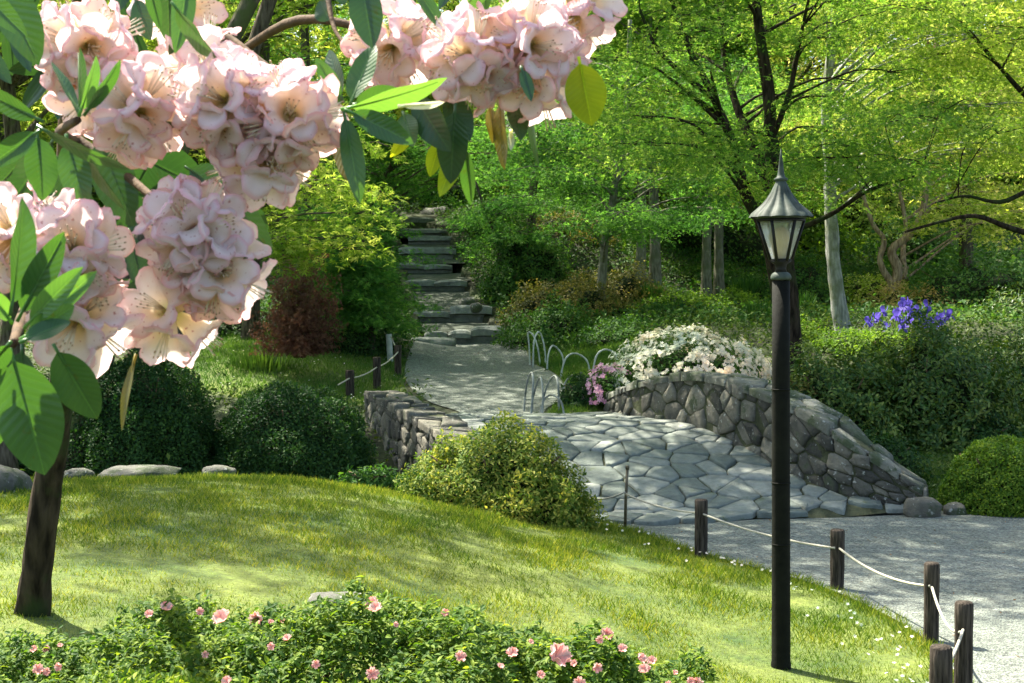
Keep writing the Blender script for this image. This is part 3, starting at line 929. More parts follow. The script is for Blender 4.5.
# ------------------------------------------------------------------ lamp
def tobj(mb, name, m, t, smooth=True): return mb.build(name, m, t, smooth)
lp = P(781, 667, 7.18)
lamp = thing('garden_lamp', 'tall dark lamp post with six sided lantern under a fluted copper roof', 'lamp post', lp)
lamp.rotation_euler = (0, -.007, 0)
pz = lambda py: (667 - py) * 7.18 / F
mb = MB()
mb.lathe([(.050, -.1), (.050, .02), (.0475, .03), (.046, .5), (.0455, .9), (.0445, 1.5), (.044, pz(281))], 24)
for z in (.62, .93, 1.4):
    mb.lathe([(.047, z), (.0478, z + .004), (.047, z + .008)], 24)
mb.build('pole', M['pole'], lamp)
mb = MB(); mb.lathe([(.0495, pz(280)), (.052, pz(278.5)), (.051, pz(276.5)), (.044, pz(274)), (.032, pz(272.5))], 24)
mb.build('collar', M['verdigris'], lamp)
mb = MB(); mb.lathe([(.031, pz(273)), (.026, pz(269)), (.030, pz(265)), (.05, pz(262.5)), (.05, pz(261.5))], 24)
mb.build('neck', M['frame'], lamp)
z0, z1 = pz(261.5), pz(220.5); r0, r1 = .050, .116
hexa = [math.radians(60 * k - 4) for k in range(6)]
hexa = [h + R(0) for h in hexa]
mb = MB()
for a in hexa:
    mb.tube([(r0 * math.cos(a), r0 * math.sin(a), z0), (r1 * math.cos(a), r1 * math.sin(a), z1)], .008, 6)
for k in range(6):
    a, b = hexa[k], hexa[(k + 1) % 6]
    for r, z in ((r0, z0 + .004), (r1, z1 - .004)):
        mb.tube([(r * math.cos(a), r * math.sin(a), z), (r * math.cos(b), r * math.sin(b), z)], .007, 6)
V = [(r0 * math.cos(a), r0 * math.sin(a), z0) for a in hexa]; mb.add(V, [tuple(range(6))])
mb.build('lantern_frame', M['frame'], lamp)
mg, ng, bgx, L = mat('rippled_glass')
bgx.inputs['Base Color'].default_value = (0.85, 0.88, 0.84, 1)
bgx.inputs['Roughness'].default_value = 0.22
bgx.inputs['Transmission Weight'].default_value = 0.85
tg = tex_noise(ng, 40, 4); bump(ng, bgx, tg.outputs[0], .8, .01)
tr = ng.nodes.new('ShaderNodeBsdfTranslucent'); tr.inputs[0].default_value = (.8, .84, .8, 1)
mxs = ng.nodes.new('ShaderNodeMixShader'); mxs.inputs[0].default_value = .55
L(bgx.outputs[0], mxs.inputs[1]); L(tr.outputs[0], mxs.inputs[2]); tp = ng.nodes.new('ShaderNodeBsdfTransparent'); mx2 = ng.nodes.new('ShaderNodeMixShader'); mx2.inputs[0].default_value = .4
L(mxs.outputs[0], mx2.inputs[1]); L(tp.outputs[0], mx2.inputs[2]); L(mx2.outputs[0], ng.nodes['Material Output'].inputs[0])
for k in range(6):
    a, b = hexa[k], hexa[(k + 1) % 6]
    q0, q1 = r0 * .96, r1 * .96
    V = [(q0 * math.cos(a), q0 * math.sin(a), z0 + .003), (q0 * math.cos(b), q0 * math.sin(b), z0 + .003), (q1 * math.cos(b), q1 * math.sin(b), z1 - .003), (q1 * math.cos(a), q1 * math.sin(a), z1 - .003)]
    mb = MB(); mb.add(V, [(0, 1, 2, 3)]); mb.build('glass_pane', mg, lamp, smooth=False)
mb = MB(); mb.lathe([(.02, z0 + .002), (.026, z0 + .05), (.038, z0 + .09), (.042, z0 + .13), (.028, z0 + .165), (.01, z0 + .175)], 20)
mc, n_, b_, L = mat('amber_glass_cover'); b_.inputs['Base Color'].default_value = (.75, .55, .25, 1); b_.inputs['Roughness'].default_value = .35
mb.build('bulb_cover', mc, lamp)
rp = [(.150, 218.5), (.140, 216), (.116, 212), (.090, 207), (.068, 201), (.050, 195), (.037, 189), (.028, 185), (.023, 182)]
V = []; Fc = []; sg = 96
mb = MB()
for j, (r, y) in enumerate(rp):
    k = 1 - j / (len(rp) - 1)
    for i in range(sg):
        th = 2 * math.pi * i / sg
        s = abs(math.sin(th * 6))           # twelve flutes
        rr = r * (1 + .07 * s * k); z = pz(y) - (.016 * s * (k ** 6)) + .018 * s * k
        V.append((rr * math.cos(th), rr * math.sin(th), z))
for j in range(len(rp) - 1):
    for i in range(sg):
        i2 = (i + 1) % sg
        Fc.append((j * sg + i, j * sg + i2, (j + 1) * sg + i2, (j + 1) * sg + i))
mb.add(V, Fc)
mb.lathe([(.125, pz(219.5)), (.125, pz(217.5)), (.12, pz(217))], 36)
mb.build('lantern_roof', M['verdigris'], lamp)
mb = MB(); mb.lathe([(.024, pz(183)), (.033, pz(182)), (.035, pz(180.5)), (.022, pz(179)), (.017, pz(176)), (.012, pz(167)), (.006, pz(158)), (.0015, pz(151))], 20)
mb.build('finial', M['verdigris'], lamp)

# ------------------------------------------------------------------ rope posts
def post(label, px, pyb, pyt, d, wpx, lean=(0, 0), m='post', group='short wooden posts carrying the rope'):
    b = P(px, pyb, d); h = P(px, pyt, d).z - b.z; r = wpx / F * d / 2
    mb = MB(); prof = []
    n = 9
    mb.tube([(lean[0] * t, lean[1] * t, -.12 + (h + .12) * t) for t in [i / n for i in range(n)] + [.985, 1.0]], [r * random.uniform(.97, 1.03) for _ in range(n)] + [r, r * .88], 18, wob=.06)
    o = mb.build('rope_post', M[m], None, loc=b)
    return tag(o, label, 'post', group)
g2 = 'short wooden posts carrying the rope'
post('dark wooden post third from the right on the lawn edge, left of the lamp', 701, 560, 499, 10.1, 13)
post('dark wooden post just right of the lamp pole at the gravel edge', 837, 592, 529, 9.0, 14)
post('brown wooden post standing at the bright corner of the lawn', 931, 645, 562, 7.65, 15)
post('tallest nearest wooden post, tied with slack rope beside the corner', 963, 696, 601, 6.7, 18)
post('thick short post cut by the bottom edge of the picture', 940, 756, 645, 5.9, 22)
post('dark post half hidden behind the yellow green bush', 571, 521, 488, 11.6, 11)
post('short dark left post by the left lawn above the hedge', 350, 398, 370, 17.4, 9, group='small rope posts beside the far path')
post('middle dark post between two others beside the far path', 377, 392, 357, 17.9, 8, group='small rope posts beside the far path')
post('slim dark post at the gravel edge of the far path', 398, 380, 345, 19.0, 7, group='small rope posts beside the far path')
post('pale split post leaning at the end of the small rope fence', 391, 366, 334, 20.2, 6, (-.03, 0), 'bamboo', 'small rope posts beside the far path')
mb = MB(); b = P(625, 532, 11.3); mb.tube([(0, 0, -.1), (0.005, 0, .25), (.018, 0, .515)], .0125, 10); mb.tube([(.017, 0, .5), (.018, 0, .53)], .016, 10)
o = mb.build('metal_stake', simple('brassy_metal', ((.05, .045, .03), (.2, .17, .1)), 20, .45, .2, .002, .6), None, loc=b); tag(o, 'thin brassy stake holding the rope at the end of the paving', 'stake')

def rope(label, A, B, sag, r=.0072, wrap=True):
    a = P(*A); b = P(*B)
    pts = []
    for i in range(17):
        t = i / 16
        p = a.lerp(b, t); p.z -= sag * 4 * t * (1 - t)
        pts.append(p - a)
    mb = MB(); mb.tube(pts, r, 8)
    # collar of rope round the post at the first end
    o = mb.build('rope', M['rope'], None, loc=a)
    return tag(o, label, 'rope', 'rope strung between the posts')
rope('rope from the bush to the brassy stake', (572, 494, 11.55), (625, 492, 11.25), .05)
rope('rope running down from the brassy stake to the first lawn post', (626, 494, 11.25), (701, 513, 10.05), .03)
rope('long rope passing behind the lamp pole', (703, 514, 10.05), (835, 548, 8.95), .03)
rope('rope crossing bright gravel between the lamp and the corner', (839, 548, 8.95), (930, 586, 7.6), .05)
rope('short slack rope at the lawn corner', (932, 587, 7.6), (961, 632, 6.62), .07)
rope('nearest rope piece dropping to the cut off post', (963, 630, 6.62), (945, 668, 5.9), .02)
for A, B, s, l in (((338, 385, 17.2), (350, 378, 17.35), .0, 'rope end left of the short far post'), ((350, 378, 17.35), (377, 367, 17.85), .03, 'rope between the two left posts by the far path'),
                   ((377, 367, 17.85), (398, 352, 18.95), .03, 'rope rising to the slim post by the far path'), ((398, 352, 18.95), (391, 337, 20.1), .0, 'rope tied up to the pale leaning post')):
    rope(l, A, B, s, .009)

# ------------------------------------------------------------------ bent bamboo hoops along the far path
HO = [((530, 362), (529, 345), (528, 333), (533, 335), (538, 349), (541, 368), 20.3, 'back hoop nearest the path corner, seen almost edge on'),
      ((546, 369), (545, 352), (542, 337), (538, 332), (534, 342), (533, 362), 20.0, 'tall back hoop with rounded top in front of the dark shrub'),
      ((564, 372), (563, 358), (558, 349), (552, 346), (548, 356), (547, 369), 19.4, 'low back hoop over the bright grass'),
      ((591, 378), (588, 363), (580, 355), (571, 354), (564, 362), (560, 377), 18.6, 'wide back hoop right of the low one'),
      ((620, 372), (617, 358), (611, 351), (603, 350), (596, 357), (592, 372), 18.2, 'rightmost back hoop beside the white azalea'),
      ((523, 419), (525, 397), (528, 379), (532, 373), (533, 388), (530, 419), 15.7, 'tallest dark hoop at the path edge in front'),
      ((531, 419), (533, 398), (538, 381), (541, 379), (543, 398), (541, 417), 15.6, 'narrow hoop second in the front row'),
      ((540, 419), (543, 400), (549, 382), (555, 376), (558, 386), (559, 406), 16.0, 'front hoop leaning over the path edge grass'),
      ((539, 420), (542, 404), (548, 396), (555, 396), (562, 404), (565, 419), 15.6, 'lowest dark hoop in front by the paving'),
      ((560, 400), (564, 386), (570, 377), (577, 376), (582, 386), (584, 400), 16.6, 'hoop over the small dark shrub')]
for h in HO:
    pts = [P(x, y, h[6] + .12 * math.sin(k)) for k, (x, y) in enumerate(h[:6])]
    b = pts[0].copy()
    pts[0].z -= .08; pts[-1].z -= .08
    pts = smooth_line(pts, 6)
    mb = MB(); mb.tube([p - b for p in pts], [.012 + .002 * math.sin(i * 1.9) for i in range(len(pts))], 8)
    tag(mb.build('fence_hoop', M['bamboo_dark'] if h[6] < 17 else M['bamboo'], None, loc=b), 'bent bamboo fence hoop, ' + h[7], 'fence hoop', 'bent bamboo hoops edging the far path')

# pale rail and far shelter glimpsed through the trees
rl = thing('garden_railing', 'pale horizontal rail glimpsed between the slender tree trunks', 'railing', P(680, 262, 33))
mb = MB(); mb.tube([(-1.0, 0, .62), (0, 0, .6), (.95, 0, .62)], .06, 8); mb.build('rail', simple('pale_paint', ((.5, .5, .46), (.75, .74, .7)), 4), rl)
for x in (-.8, .1, .85):
    mb = MB(); mb.tube([(x, 0, -.3), (x, 0, .6)], .04, 8); mb.build('rail_post', M['post'], rl)
sh = thing('garden_shelter', 'far pale roofed shelter glimpsed through the trees left of centre', 'shelter', P(578, 190, 46))
mb = MB(); mb.add([(-1.6, -1, 1.35), (1.6, -1, 1.35), (1.6, 1, 1.35), (-1.6, 1, 1.35), (-1.3, 0, 1.9), (1.3, 0, 1.9), (-1.6, -1, 1.27), (1.6, -1, 1.27), (1.6, 1, 1.27), (-1.6, 1, 1.27)],
                   [(0, 1, 5, 4), (2, 3, 4, 5), (1, 2, 5), (3, 0, 4), (0, 6, 7, 1), (1, 7, 8, 2), (2, 8, 9, 3), (3, 9, 6, 0), (6, 9, 8, 7)])
mb.build('roof', simple('pale_roof', ((.5, .55, .58), (.7, .74, .76)), 3), sh, smooth=False)
for sx_ in (-1.4, 1.4):
    for sy_ in (-.8, .8):
        mb = MB(); mb.tube([(sx_, sy_, -1), (sx_, sy_, 1.28)], .07, 8); mb.build('post', M['post'], sh)

# ------------------------------------------------------------------ trees
def W(*pts): return [P(*p) for p in pts]
A_pads = []
rs = random.Random(3)
for i in range(74):
    px = rs.uniform(600, 960); d = rs.uniform(14.5, 19.5)
    lo = 215 - abs(px - 780) * .18 if px > 700 else 150
    py = rs.uniform(-140, lo)
    r = rs.uniform(.38, .75)
    A_pads.append((P(px, py, d), r * 1.3, r, .11, (rs.uniform(-.2, .2) + (.12 if px < 770 else -.12), rs.uniform(-.15, .15))))
tree('vine_maple', 'green vine maple with dark forking stems rising behind the lantern', P(792, 372, 17.2), [
    (W((792, 372, 17.2), (788, 300, 17.1), (782, 220, 17.1), (772, 150, 17), (768, 90, 17), (758, 20, 17), (750, -70, 17.2)), (.15, .04)),
    (W((785, 330, 17.2), (768, 240, 16.8), (746, 195, 16.6), (735, 150, 16.4), (714, 98, 16.2), (690, 50, 16), (668, -10, 15.8)), (.10, .022)),
    (W((778, 215, 17.1), (756, 150, 17.4), (738, 110, 17.6), (725, 60, 17.8), (716, -20, 18)), (.085, .025)),
    (W((714, 98, 16.2), (680, 72, 16), (655, 45, 15.8), (640, 10, 15.6)), (.04, .015)),
    (W((772, 140, 17), (790, 90, 16.6), (800, 40, 16.4), (815, -30, 16)), (.04, .015)),
    (W((784, 235, 17.1), (830, 215, 16.6), (870, 190, 16.2), (920, 175, 16)), (.04, .012)),
], A_pads, M['maple'], M['bark_dark'], 560, .058)

B_pads = []
for i in range(46):
    px = rs.uniform(800, 1080); d = rs.uniform(17.5, 22)
    py = rs.uniform(-150, 190 - (px - 830) * .1)
    r = rs.uniform(.45, .85)
    B_pads.append((P(px, py, d), r * 1.4, r, .12, (rs.uniform(-.25, .25), rs.uniform(-.15, .15))))
tree('maple_tree', 'maple with smooth pale grey trunk standing right of the lamp', P(845, 338, 20), [
    (W((845, 338, 20), (838, 300, 20), (832, 240, 20), (830, 175, 20), (826, 100, 20), (835, 20, 20), (845, -100, 20)), (.125, .05)),
], B_pads, M['maple_mid'], M['bark_pale'], 430, .062)

C_pads = []
for i in range(44):
    px = rs.uniform(810, 1090); d = rs.uniform(24, 30)
    py = rs.uniform(-160, 225)
    r = rs.uniform(.5, 1.0)
    C_pads.append((P(px, py, d), r * 1.4, r, .16, (rs.uniform(-.2, .2), rs.uniform(-.2, .2))))
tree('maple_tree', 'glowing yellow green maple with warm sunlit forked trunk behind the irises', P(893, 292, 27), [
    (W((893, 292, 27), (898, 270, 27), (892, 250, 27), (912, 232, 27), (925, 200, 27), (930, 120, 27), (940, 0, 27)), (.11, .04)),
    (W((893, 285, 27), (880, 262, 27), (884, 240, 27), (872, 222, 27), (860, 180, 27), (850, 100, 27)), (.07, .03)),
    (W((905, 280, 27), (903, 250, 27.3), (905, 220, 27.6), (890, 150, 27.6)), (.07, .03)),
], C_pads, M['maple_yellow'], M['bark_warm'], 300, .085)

D_pads = []
for i in range(30):
    px = rs.uniform(900, 1200); d = rs.uniform(15.5, 19); py = rs.uniform(-160, 185); r = rs.uniform(.4, .75)
    D_pads.append((P(px, py, d), r * 1.4, r, .12, (rs.uniform(-.2, .2), rs.uniform(-.15, .15))))
tree('maple_tree', 'maple reaching in from the right edge on dark crooked boughs', (P(1110, 400, 17.5).x, 17.5, H(P(1110, 400, 17.5).x, 17.5) - .05), [
    ([Vector((P(1110, 400, 17.5).x, 17.5, H(P(1110, 400, 17.5).x, 17.5) - .05))] + W((1105, 300, 17.5), (1085, 200, 17.5), (1080, 60, 17.5), (1090, -80, 17.5)), (.16, .06)),
    (W((1095, 262, 17.5), (1050, 240, 17.3), (1010, 228, 17), (975, 216, 16.8), (940, 222, 16.7), (905, 232, 16.6)), (.055, .012)),
    (W((1088, 215, 17.5), (1040, 190, 17.2), (1000, 202, 17), (965, 196, 16.9), (935, 203, 16.8)), (.045, .01)),
    (W((1084, 140, 17.5), (1030, 100, 17.2), (985, 50, 17), (950, 15, 16.9)), (.045, .01)),
], D_pads, M['maple_mid'], M['bark_dark'], 480, .058)

def small_maple(label, trunkpx, r0, d, rngx, rngy, npad, m, bark, per=420, leaf=.065, dd=1.5, pr=(.4, .75), name='maple_tree', T=T_M3, seed=1, extra=None, rt=.4):
    rr = random.Random(seed)
    pads = []
    for i in range(npad):
        px = rr.uniform(*rngx); dq = d + rr.uniform(-dd, dd); r = rr.uniform(*pr)
        py = rr.uniform(*rngy)
        pads.append((P(px, py, dq), r * 1.35, r, .1, (rr.uniform(-.2, .2), rr.uniform(-.15, .15))))
    tp_ = [P(x, y, d) for x, y in trunkpx]; tp_[0].z = min(tp_[0].z, H(tp_[0].x, tp_[0].y) - .05)
    st = [(tp_, (r0, r0 * rt))]
    for e in (extra or []): st.append(([P(x, y, d) for x, y in e], (r0 * .6, r0 * .25)))
    return tree(name, label, tp_[0], st, pads, m, bark, per, leaf, T)

small_maple('slender leaning maple with flat green layers left of the paired trunks', [(600, 292), (604, 250), (612, 205), (622, 150), (628, 80), (630, 20)], .085, 23.5, (535, 735), (60, 235), 46, M['maple_cool'], M['bark_grey'], seed=4, dd=1.8)
small_maple('left trunk of the first mossy pair in the centre', [(640, 292), (641, 240), (642, 190), (646, 100), (650, 0), (650, -100)], .12, 28, (560, 700), (-160, 110), 30, M['maple'], M['bark_grey'], 260, .085, seed=5, pr=(.6, 1.0))
small_maple('right trunk of the first mossy pair in the centre', [(655, 292), (655, 240), (654, 190), (656, 90), (665, -20), (670, -120)], .13, 28.6, (620, 760), (-160, 120), 30, M['maple'], M['bark_grey'], 260, .085, seed=6, pr=(.6, 1.0))
small_maple('left trunk of the second pair nearer the lamp', [(706, 285), (707, 230), (709, 160), (704, 80), (700, -40)], .12, 29, (640, 770), (-150, 160), 28, M['maple_cool'], M['bark_grey'], 260, .085, seed=7, pr=(.6, 1.0))
small_maple('right trunk of the second pair nearer the lamp', [(719, 287), (719, 230), (720, 160), (726, 80), (735, -40)], .12, 29.5, (690, 850), (-150, 170), 28, M['maple'], M['bark_grey'], 260, .085, seed=8, pr=(.6, 1.0))
small_maple('bare forked small tree standing on the hill right of the steps', [(530, 222), (534, 180), (540, 150), (538, 110), (534, 70)], .10, 29, (480, 600), (-60, 110), 22, M['maple'], M['bark'], 300, .075, seed=9,
            extra=[[(538, 152), (552, 128), (572, 108), (590, 90)], [(541, 148), (545, 110), (560, 90)], [(536, 150), (520, 120), (505, 95)]])
small_maple('yellow green cutleaf maple hanging below the big flower cluster', [(165, 400), (175, 340), (205, 270), (240, 200), (262, 130)], .09, 16.5, (225, 372), (140, 262), 20, M['maple_mid'], M['bark'], 420, .075, .9, (.2, .36), T=T_M5, seed=10)
small_maple('dense green dome maple beside the left of the steps', [(370, 345), (372, 310), (366, 270), (362, 230)], .07, 20.5, (322, 386), (205, 330), 38, M['maple_cool'], M['bark'], 620, .06, .8, (.32, .55), T=T_M5, seed=11)
small_maple('light green maple leaning over the upper steps', [(372, 240), (380, 190), (400, 150), (425, 110)], .08, 30.5, (350, 520), (115, 185), 32, M['maple_cool'], M['bark'], 330, .08, 1.6, (.5, .8), seed=13)
small_maple('green maple reaching over the right edge of the upper steps', [(505, 262), (495, 235), (485, 210), (475, 180)], .05, 27.5, (480, 530), (195, 250), 14, M['maple_cool'], M['bark'], 420, .07, .8, (.35, .6), seed=14)

# the wood behind: four crowns built once, then copied
def proto(m, seed, hgt, cr):
    rr = random.Random(seed)
    st = [([Vector((0, 0, -.5)), Vector((rr.uniform(-.2, .2), 0, hgt * .4)), Vector((rr.uniform(-.5, .5), .1, hgt * .9))], (.2, .06))]
    pads = auto_pads((0, 0, hgt * .60), (cr, cr, hgt * .42), 64, (.7, 1.25), .28, seed)
    return tree('forest_tree', 'broadleaf tree in the wood behind the garden', (0, 0, 0), st, pads, m, M['bark'], 62, .17, T_M3, group='trees of the wood behind the garden', limb_r=.05)
protos = [proto(M['far'], 21, 11, 3.0), proto(M['maple'], 22, 12, 2.8), proto(M['maple_cool'], 23, 13, 3.2), proto(M['maple_yellow'], 24, 11, 3.2)]
FT = []
for (d, n_, off, rx0) in ((35, 7, 0, 16), (42, 8, .5, 20), (51, 9, .2, 25), (62, 10, .6, 31)):
    for i in range(n_):
        FT.append((-rx0 + 2 * rx0 * (i + off) / n_ + rs.uniform(-1, 1), d + rs.uniform(-2.5, 2.5)))
names = ['dappled green', 'mid green', 'cool green', 'yellow green']
used = [False] * 4
for i, (x, y) in enumerate(FT):
    px = 512 + x / y * F
    if px > 780 or px < 330: k = rs.choice([3, 3, 0, 3])
    else: k = rs.choice([0, 1, 2, 0, 1])
    if y < 38 and 380 < px < 520: continue
    if px > 800 and y > 39 and i % 2: continue
    if not used[k]: o = protos[k]; used[k] = True
    else: o = copy_tree(protos[k])
    o.location = (x, y, H(x, min(y, 90)) - .3)
    s = rs.uniform(.8, 1.25) * (1 if y < 45 else 1.35)
    o.scale = (s, s, s * rs.uniform(.9, 1.15)); o.rotation_euler = (0, 0, rs.uniform(0, 6.28))
    o['label'] = names[k] + ' broadleaf tree in the wood behind the garden'
for k in range(4):
    if not used[k]: protos[k].location = (30 + k, 70, 8)

# tall trees that stand beyond the left edge and over the hedges; their crowns shade the hedge hollow and parts of the lawn
def shade_tree(x, y, hgt, cr, seed, label, m, npad=42, lo=.62, pr=(.5, .95), per=120, leaf=.12):
    b = Vector((x, y, H(x, y) - .1)); rr = random.Random(seed)
    st = [([b, b + Vector((.1, 0, hgt * .4)), b + Vector((rr.uniform(-.4, .4), 0, hgt * .9))], (.17, .05))]
    pads = auto_pads((b.x, b.y, b.z + hgt * .74), (cr, cr, hgt * (1 - lo) * .7), npad, pr, .2, seed)
    return tree('broadleaf_tree', label, b, st, pads, m, M['bark'], per, leaf, T_M3, limb_r=.04)
shade_tree(-6.2, 17.5, 7.5, 2.2, 31, 'tall green tree behind the left hedges', M['maple_mid'])
shade_tree(-4.6, 22.5, 8.5, 2.4, 32, 'tall green tree behind the upper left lawn', M['maple_mid'])
shade_tree(-8.5, 13.0, 6.5, 1.9, 33, 'tall tree standing past the left end of the lawn', M['maple'])
shade_tree(-4.2, 28.5, 8.5, 2.2, 34, 'tall tree left of the stair flight', M['maple_cool'], 42, .35)


def canopy_tree(bpx, bd, c, cr, ch, seed, label, m, npad, per=95, leaf=.12, pr=(.5, .95)):
    b = Vector((X(bpx, bd), bd, 0)); b.z = H(b.x, b.y) - .1; c = Vector(c)
    st = [([b, b.lerp(c, .35) + Vector((0, 0, 1.0)), c + Vector((0, 0, ch * .4))], (.13, .05))]
    pads = auto_pads(c, (cr, cr, ch), npad, pr, .14, seed)
    return tree('broadleaf_tree', label, b, st, pads, m, M['bark'], per, leaf, T_M3, limb_r=.04)
canopy_tree(150, 15.8, (-1.3, 16.3, 8.6), 3.8, 1.1, 41, 'tall maple rising behind the left hedges and arching over the bridge', M['maple'], 84)
canopy_tree(5, 12.4, (-6.3, 12.2, 8.2), 2.3, 1.1, 42, 'tall maple at the far left edge of the lawn', M['maple'], 34)
canopy_tree(48, 12.9, (-.3, 14.0, 8.2), 2.2, 1.0, 43, 'tall maple hidden behind the rhododendron trunk, arching towards the gravel', M['maple'], 26)
canopy_tree(250, 21.5, (-3.8, 24.0, 9.4), 4.0, 1.2, 44, 'tall maple shading the far path and lower steps', M['maple_cool'], 90)


# ------------------------------------------------------------------ shrubs
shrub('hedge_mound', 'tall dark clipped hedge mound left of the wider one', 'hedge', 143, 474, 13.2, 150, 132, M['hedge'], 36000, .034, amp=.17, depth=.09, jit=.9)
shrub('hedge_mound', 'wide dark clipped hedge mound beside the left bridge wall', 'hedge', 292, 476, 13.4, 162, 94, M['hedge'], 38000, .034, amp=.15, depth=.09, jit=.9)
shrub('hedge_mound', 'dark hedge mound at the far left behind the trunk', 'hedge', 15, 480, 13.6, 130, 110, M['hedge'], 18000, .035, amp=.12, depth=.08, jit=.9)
shrub('clipped_shrub', 'bright clipped ball shrub at the right edge of the gravel', 'shrub', 1003, 514, 12.3, 122, 78, M['ball'], 30000, .03, amp=.10, depth=.07, jit=.8)
shrub('variegated_bush', 'green mounded bush with yellow tips at the near end of the bridge', 'bush', 497, 521, 11.1, 196, 90, M['variegated'], 26000, .040, T_OV, amp=.27, depth=.15, jit=.6, dy=.6)
shrub('low_plant', 'low grey green leafy plants under the wide dark hedge', 'plant', 370, 486, 11.9, 70, 18, M['green'], 1500, .05, T_OV, amp=.5, depth=.3)
shrub('low_plant', 'small leafy plant at the foot of the variegated bush', 'plant', 415, 492, 11.6, 40, 14, M['green'], 800, .045, T_OV, amp=.5, depth=.3)
shrub('white_azalea', 'azalea covered in white blossom behind the bridge wall', 'azalea', 686, 398, 16.6, 176, 64, M['green'], 9000, .05, T_OV, amp=.14, depth=.2, flowers=(M['white_fl'], 5200, .048, 'white_blossoms'), dy=.8)
shrub('mauve_azalea', 'small azalea with mauve pink blossom left of the white one', 'azalea', 610, 400, 16.2, 50, 34, M['green'], 1800, .045, T_OV, amp=.3, depth=.2, flowers=(M['mauve_fl'], 480, .055, 'mauve_blossoms'))
shrub('low_shrub', 'small dark round shrub among the front bamboo hoops', 'shrub', 580, 412, 16.3, 46, 36, M['hedge'], 4000, .04, T_OV, amp=.25, depth=.15)
shrub('laceleaf_maple', 'low drooping red brown lace leaf maple mound under the lime maple', 'maple', 300, 350, 18.3, 74, 92, M['red'], 6500, .05, T_M5, amp=.75, depth=.38, jit=.9, core=False)
SH = [
    ('dark dense shrub behind the tall bamboo hoops', 556, 356, 21.8, 105, 55, 'green', 9000, .06),
    ('low green shrub right of the dense one by the hoops', 622, 350, 20.8, 90, 34, 'green', 5000, .055),
    ('loose olive shrub on the slope right of the steps', 560, 305, 25, 110, 48, 'olive', 6500, .065),
    ('green spreading shrub at the right side of the middle steps', 503, 298, 26.6, 46, 38, 'green', 3800, .065),
    ('bushy green shrub halfway up the slope', 528, 268, 27.5, 84, 50, 'green', 6000, .07),
    ('pale olive shrub in the middle of the slope', 612, 290, 26.5, 120, 50, 'olive', 6500, .065),
    ('olive brown tinted shrub above the slope', 565, 245, 30, 100, 32, 'olive', 4500, .07),
    ('green shrub beside the upper steps', 494, 242, 30.5, 56, 34, 'green', 3500, .07),
    ('shrub of fine light leaves under the slender leaning maple', 596, 325, 23, 90, 40, 'olive', 5500, .055),
    ('fresh green shrub at the foot of the first pair of trunks', 680, 318, 24, 110, 34, 'bright', 6000, .06),
    ('low fresh green plants between the trunk pairs', 728, 312, 25.5, 100, 36, 'bright', 5500, .065),
    ('round dark green shrub in front of the paired trunks', 662, 332, 22.6, 46, 30, 'green', 3000, .055),
    ('dark shrub mass behind the paired trunks', 690, 262, 34, 190, 62, 'green', 7000, .09),
    ('dark shrub mass behind the leaning maple', 570, 262, 33, 140, 70, 'green', 6000, .09),
    ('dark bank of leaves right of the grey trunk', 800, 292, 28, 120, 60, 'green', 6000, .075),
    ('glossy rhododendron behind the lamp and bridge wall', 838, 440, 15.2, 150, 88, 'rhodo', 14000, .065),
    ('broad rhododendron right of the bridge wall', 925, 440, 15.6, 190, 112, 'rhodo', 20000, .068),
    ('dark rhododendron at the right picture edge', 1015, 415, 16.8, 170, 90, 'rhodo', 14000, .068),
    ('pale tipped azalea just behind the bridge wall', 805, 425, 15.0, 90, 58, 'olive', 5000, .06),
    ('green shrub in front of the irises', 868, 345, 18.8, 120, 20, 'bright', 5000, .055),
    ('tall dark green shrub behind the irises at right', 985, 312, 26, 190, 72, 'green', 8000, .08),
    ('loose dark bush at the far right above the rhododendrons', 1030, 335, 22, 120, 46, 'rhodo', 5000, .08),
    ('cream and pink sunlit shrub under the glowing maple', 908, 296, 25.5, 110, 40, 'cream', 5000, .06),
    ('pale yellow shrub just behind the cream one', 876, 284, 27.5, 90, 34, 'maple_yellow', 4000, .07),
    ('dark shrub left of the steps beneath the dome maple', 345, 352, 20.8, 110, 36, 'hedge', 6000, .05),
    ('shadowy bush behind the upper left lawn', 240, 345, 22.6, 130, 45, 'hedge', 6500, .06),
    ('small shrub left of the upper steps', 372, 285, 26.5, 60, 40, 'green', 3500, .065),
    ('green bush on the hill top above the steps', 440, 212, 34.5, 110, 50, 'green', 5000, .09),
    ('loose bush on the hill top left of the stairs', 350, 240, 32, 100, 60, 'green', 5000, .09),
    ('low fern like bush under the grey trunk', 800, 345, 19.5, 60, 26, 'bright', 3000, .055),
    ('fresh green bank between the lamp pole and the trunk pairs', 757, 302, 27, 90, 26, 'bright', 7000, .07),
    ('leafy green bank on the slope left of the first trunk pair', 618, 276, 30.5, 70, 30, 'bright', 6500, .08),
    ('green bank under the second trunk pair', 690, 284, 31.5, 150, 22, 'green', 8000, .08),
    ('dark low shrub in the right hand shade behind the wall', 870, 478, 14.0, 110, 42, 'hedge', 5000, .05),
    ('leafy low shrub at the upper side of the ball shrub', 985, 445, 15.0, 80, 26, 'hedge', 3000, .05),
]
for l, px, py, d, ww, hh, mk, n_, lf in SH:
    b = P(px, py, d); g = H(b.x, b.y)
    shrub('garden_shrub', l, 'shrub', px, py, d, ww, hh, M[mk], int(n_ * 1.15), lf * .95, T_OV if lf > .055 and mk == 'rhodo' else T_DIA, amp=.42, depth=.22, sink=max(0, min(.5, b.z - g + .03)))

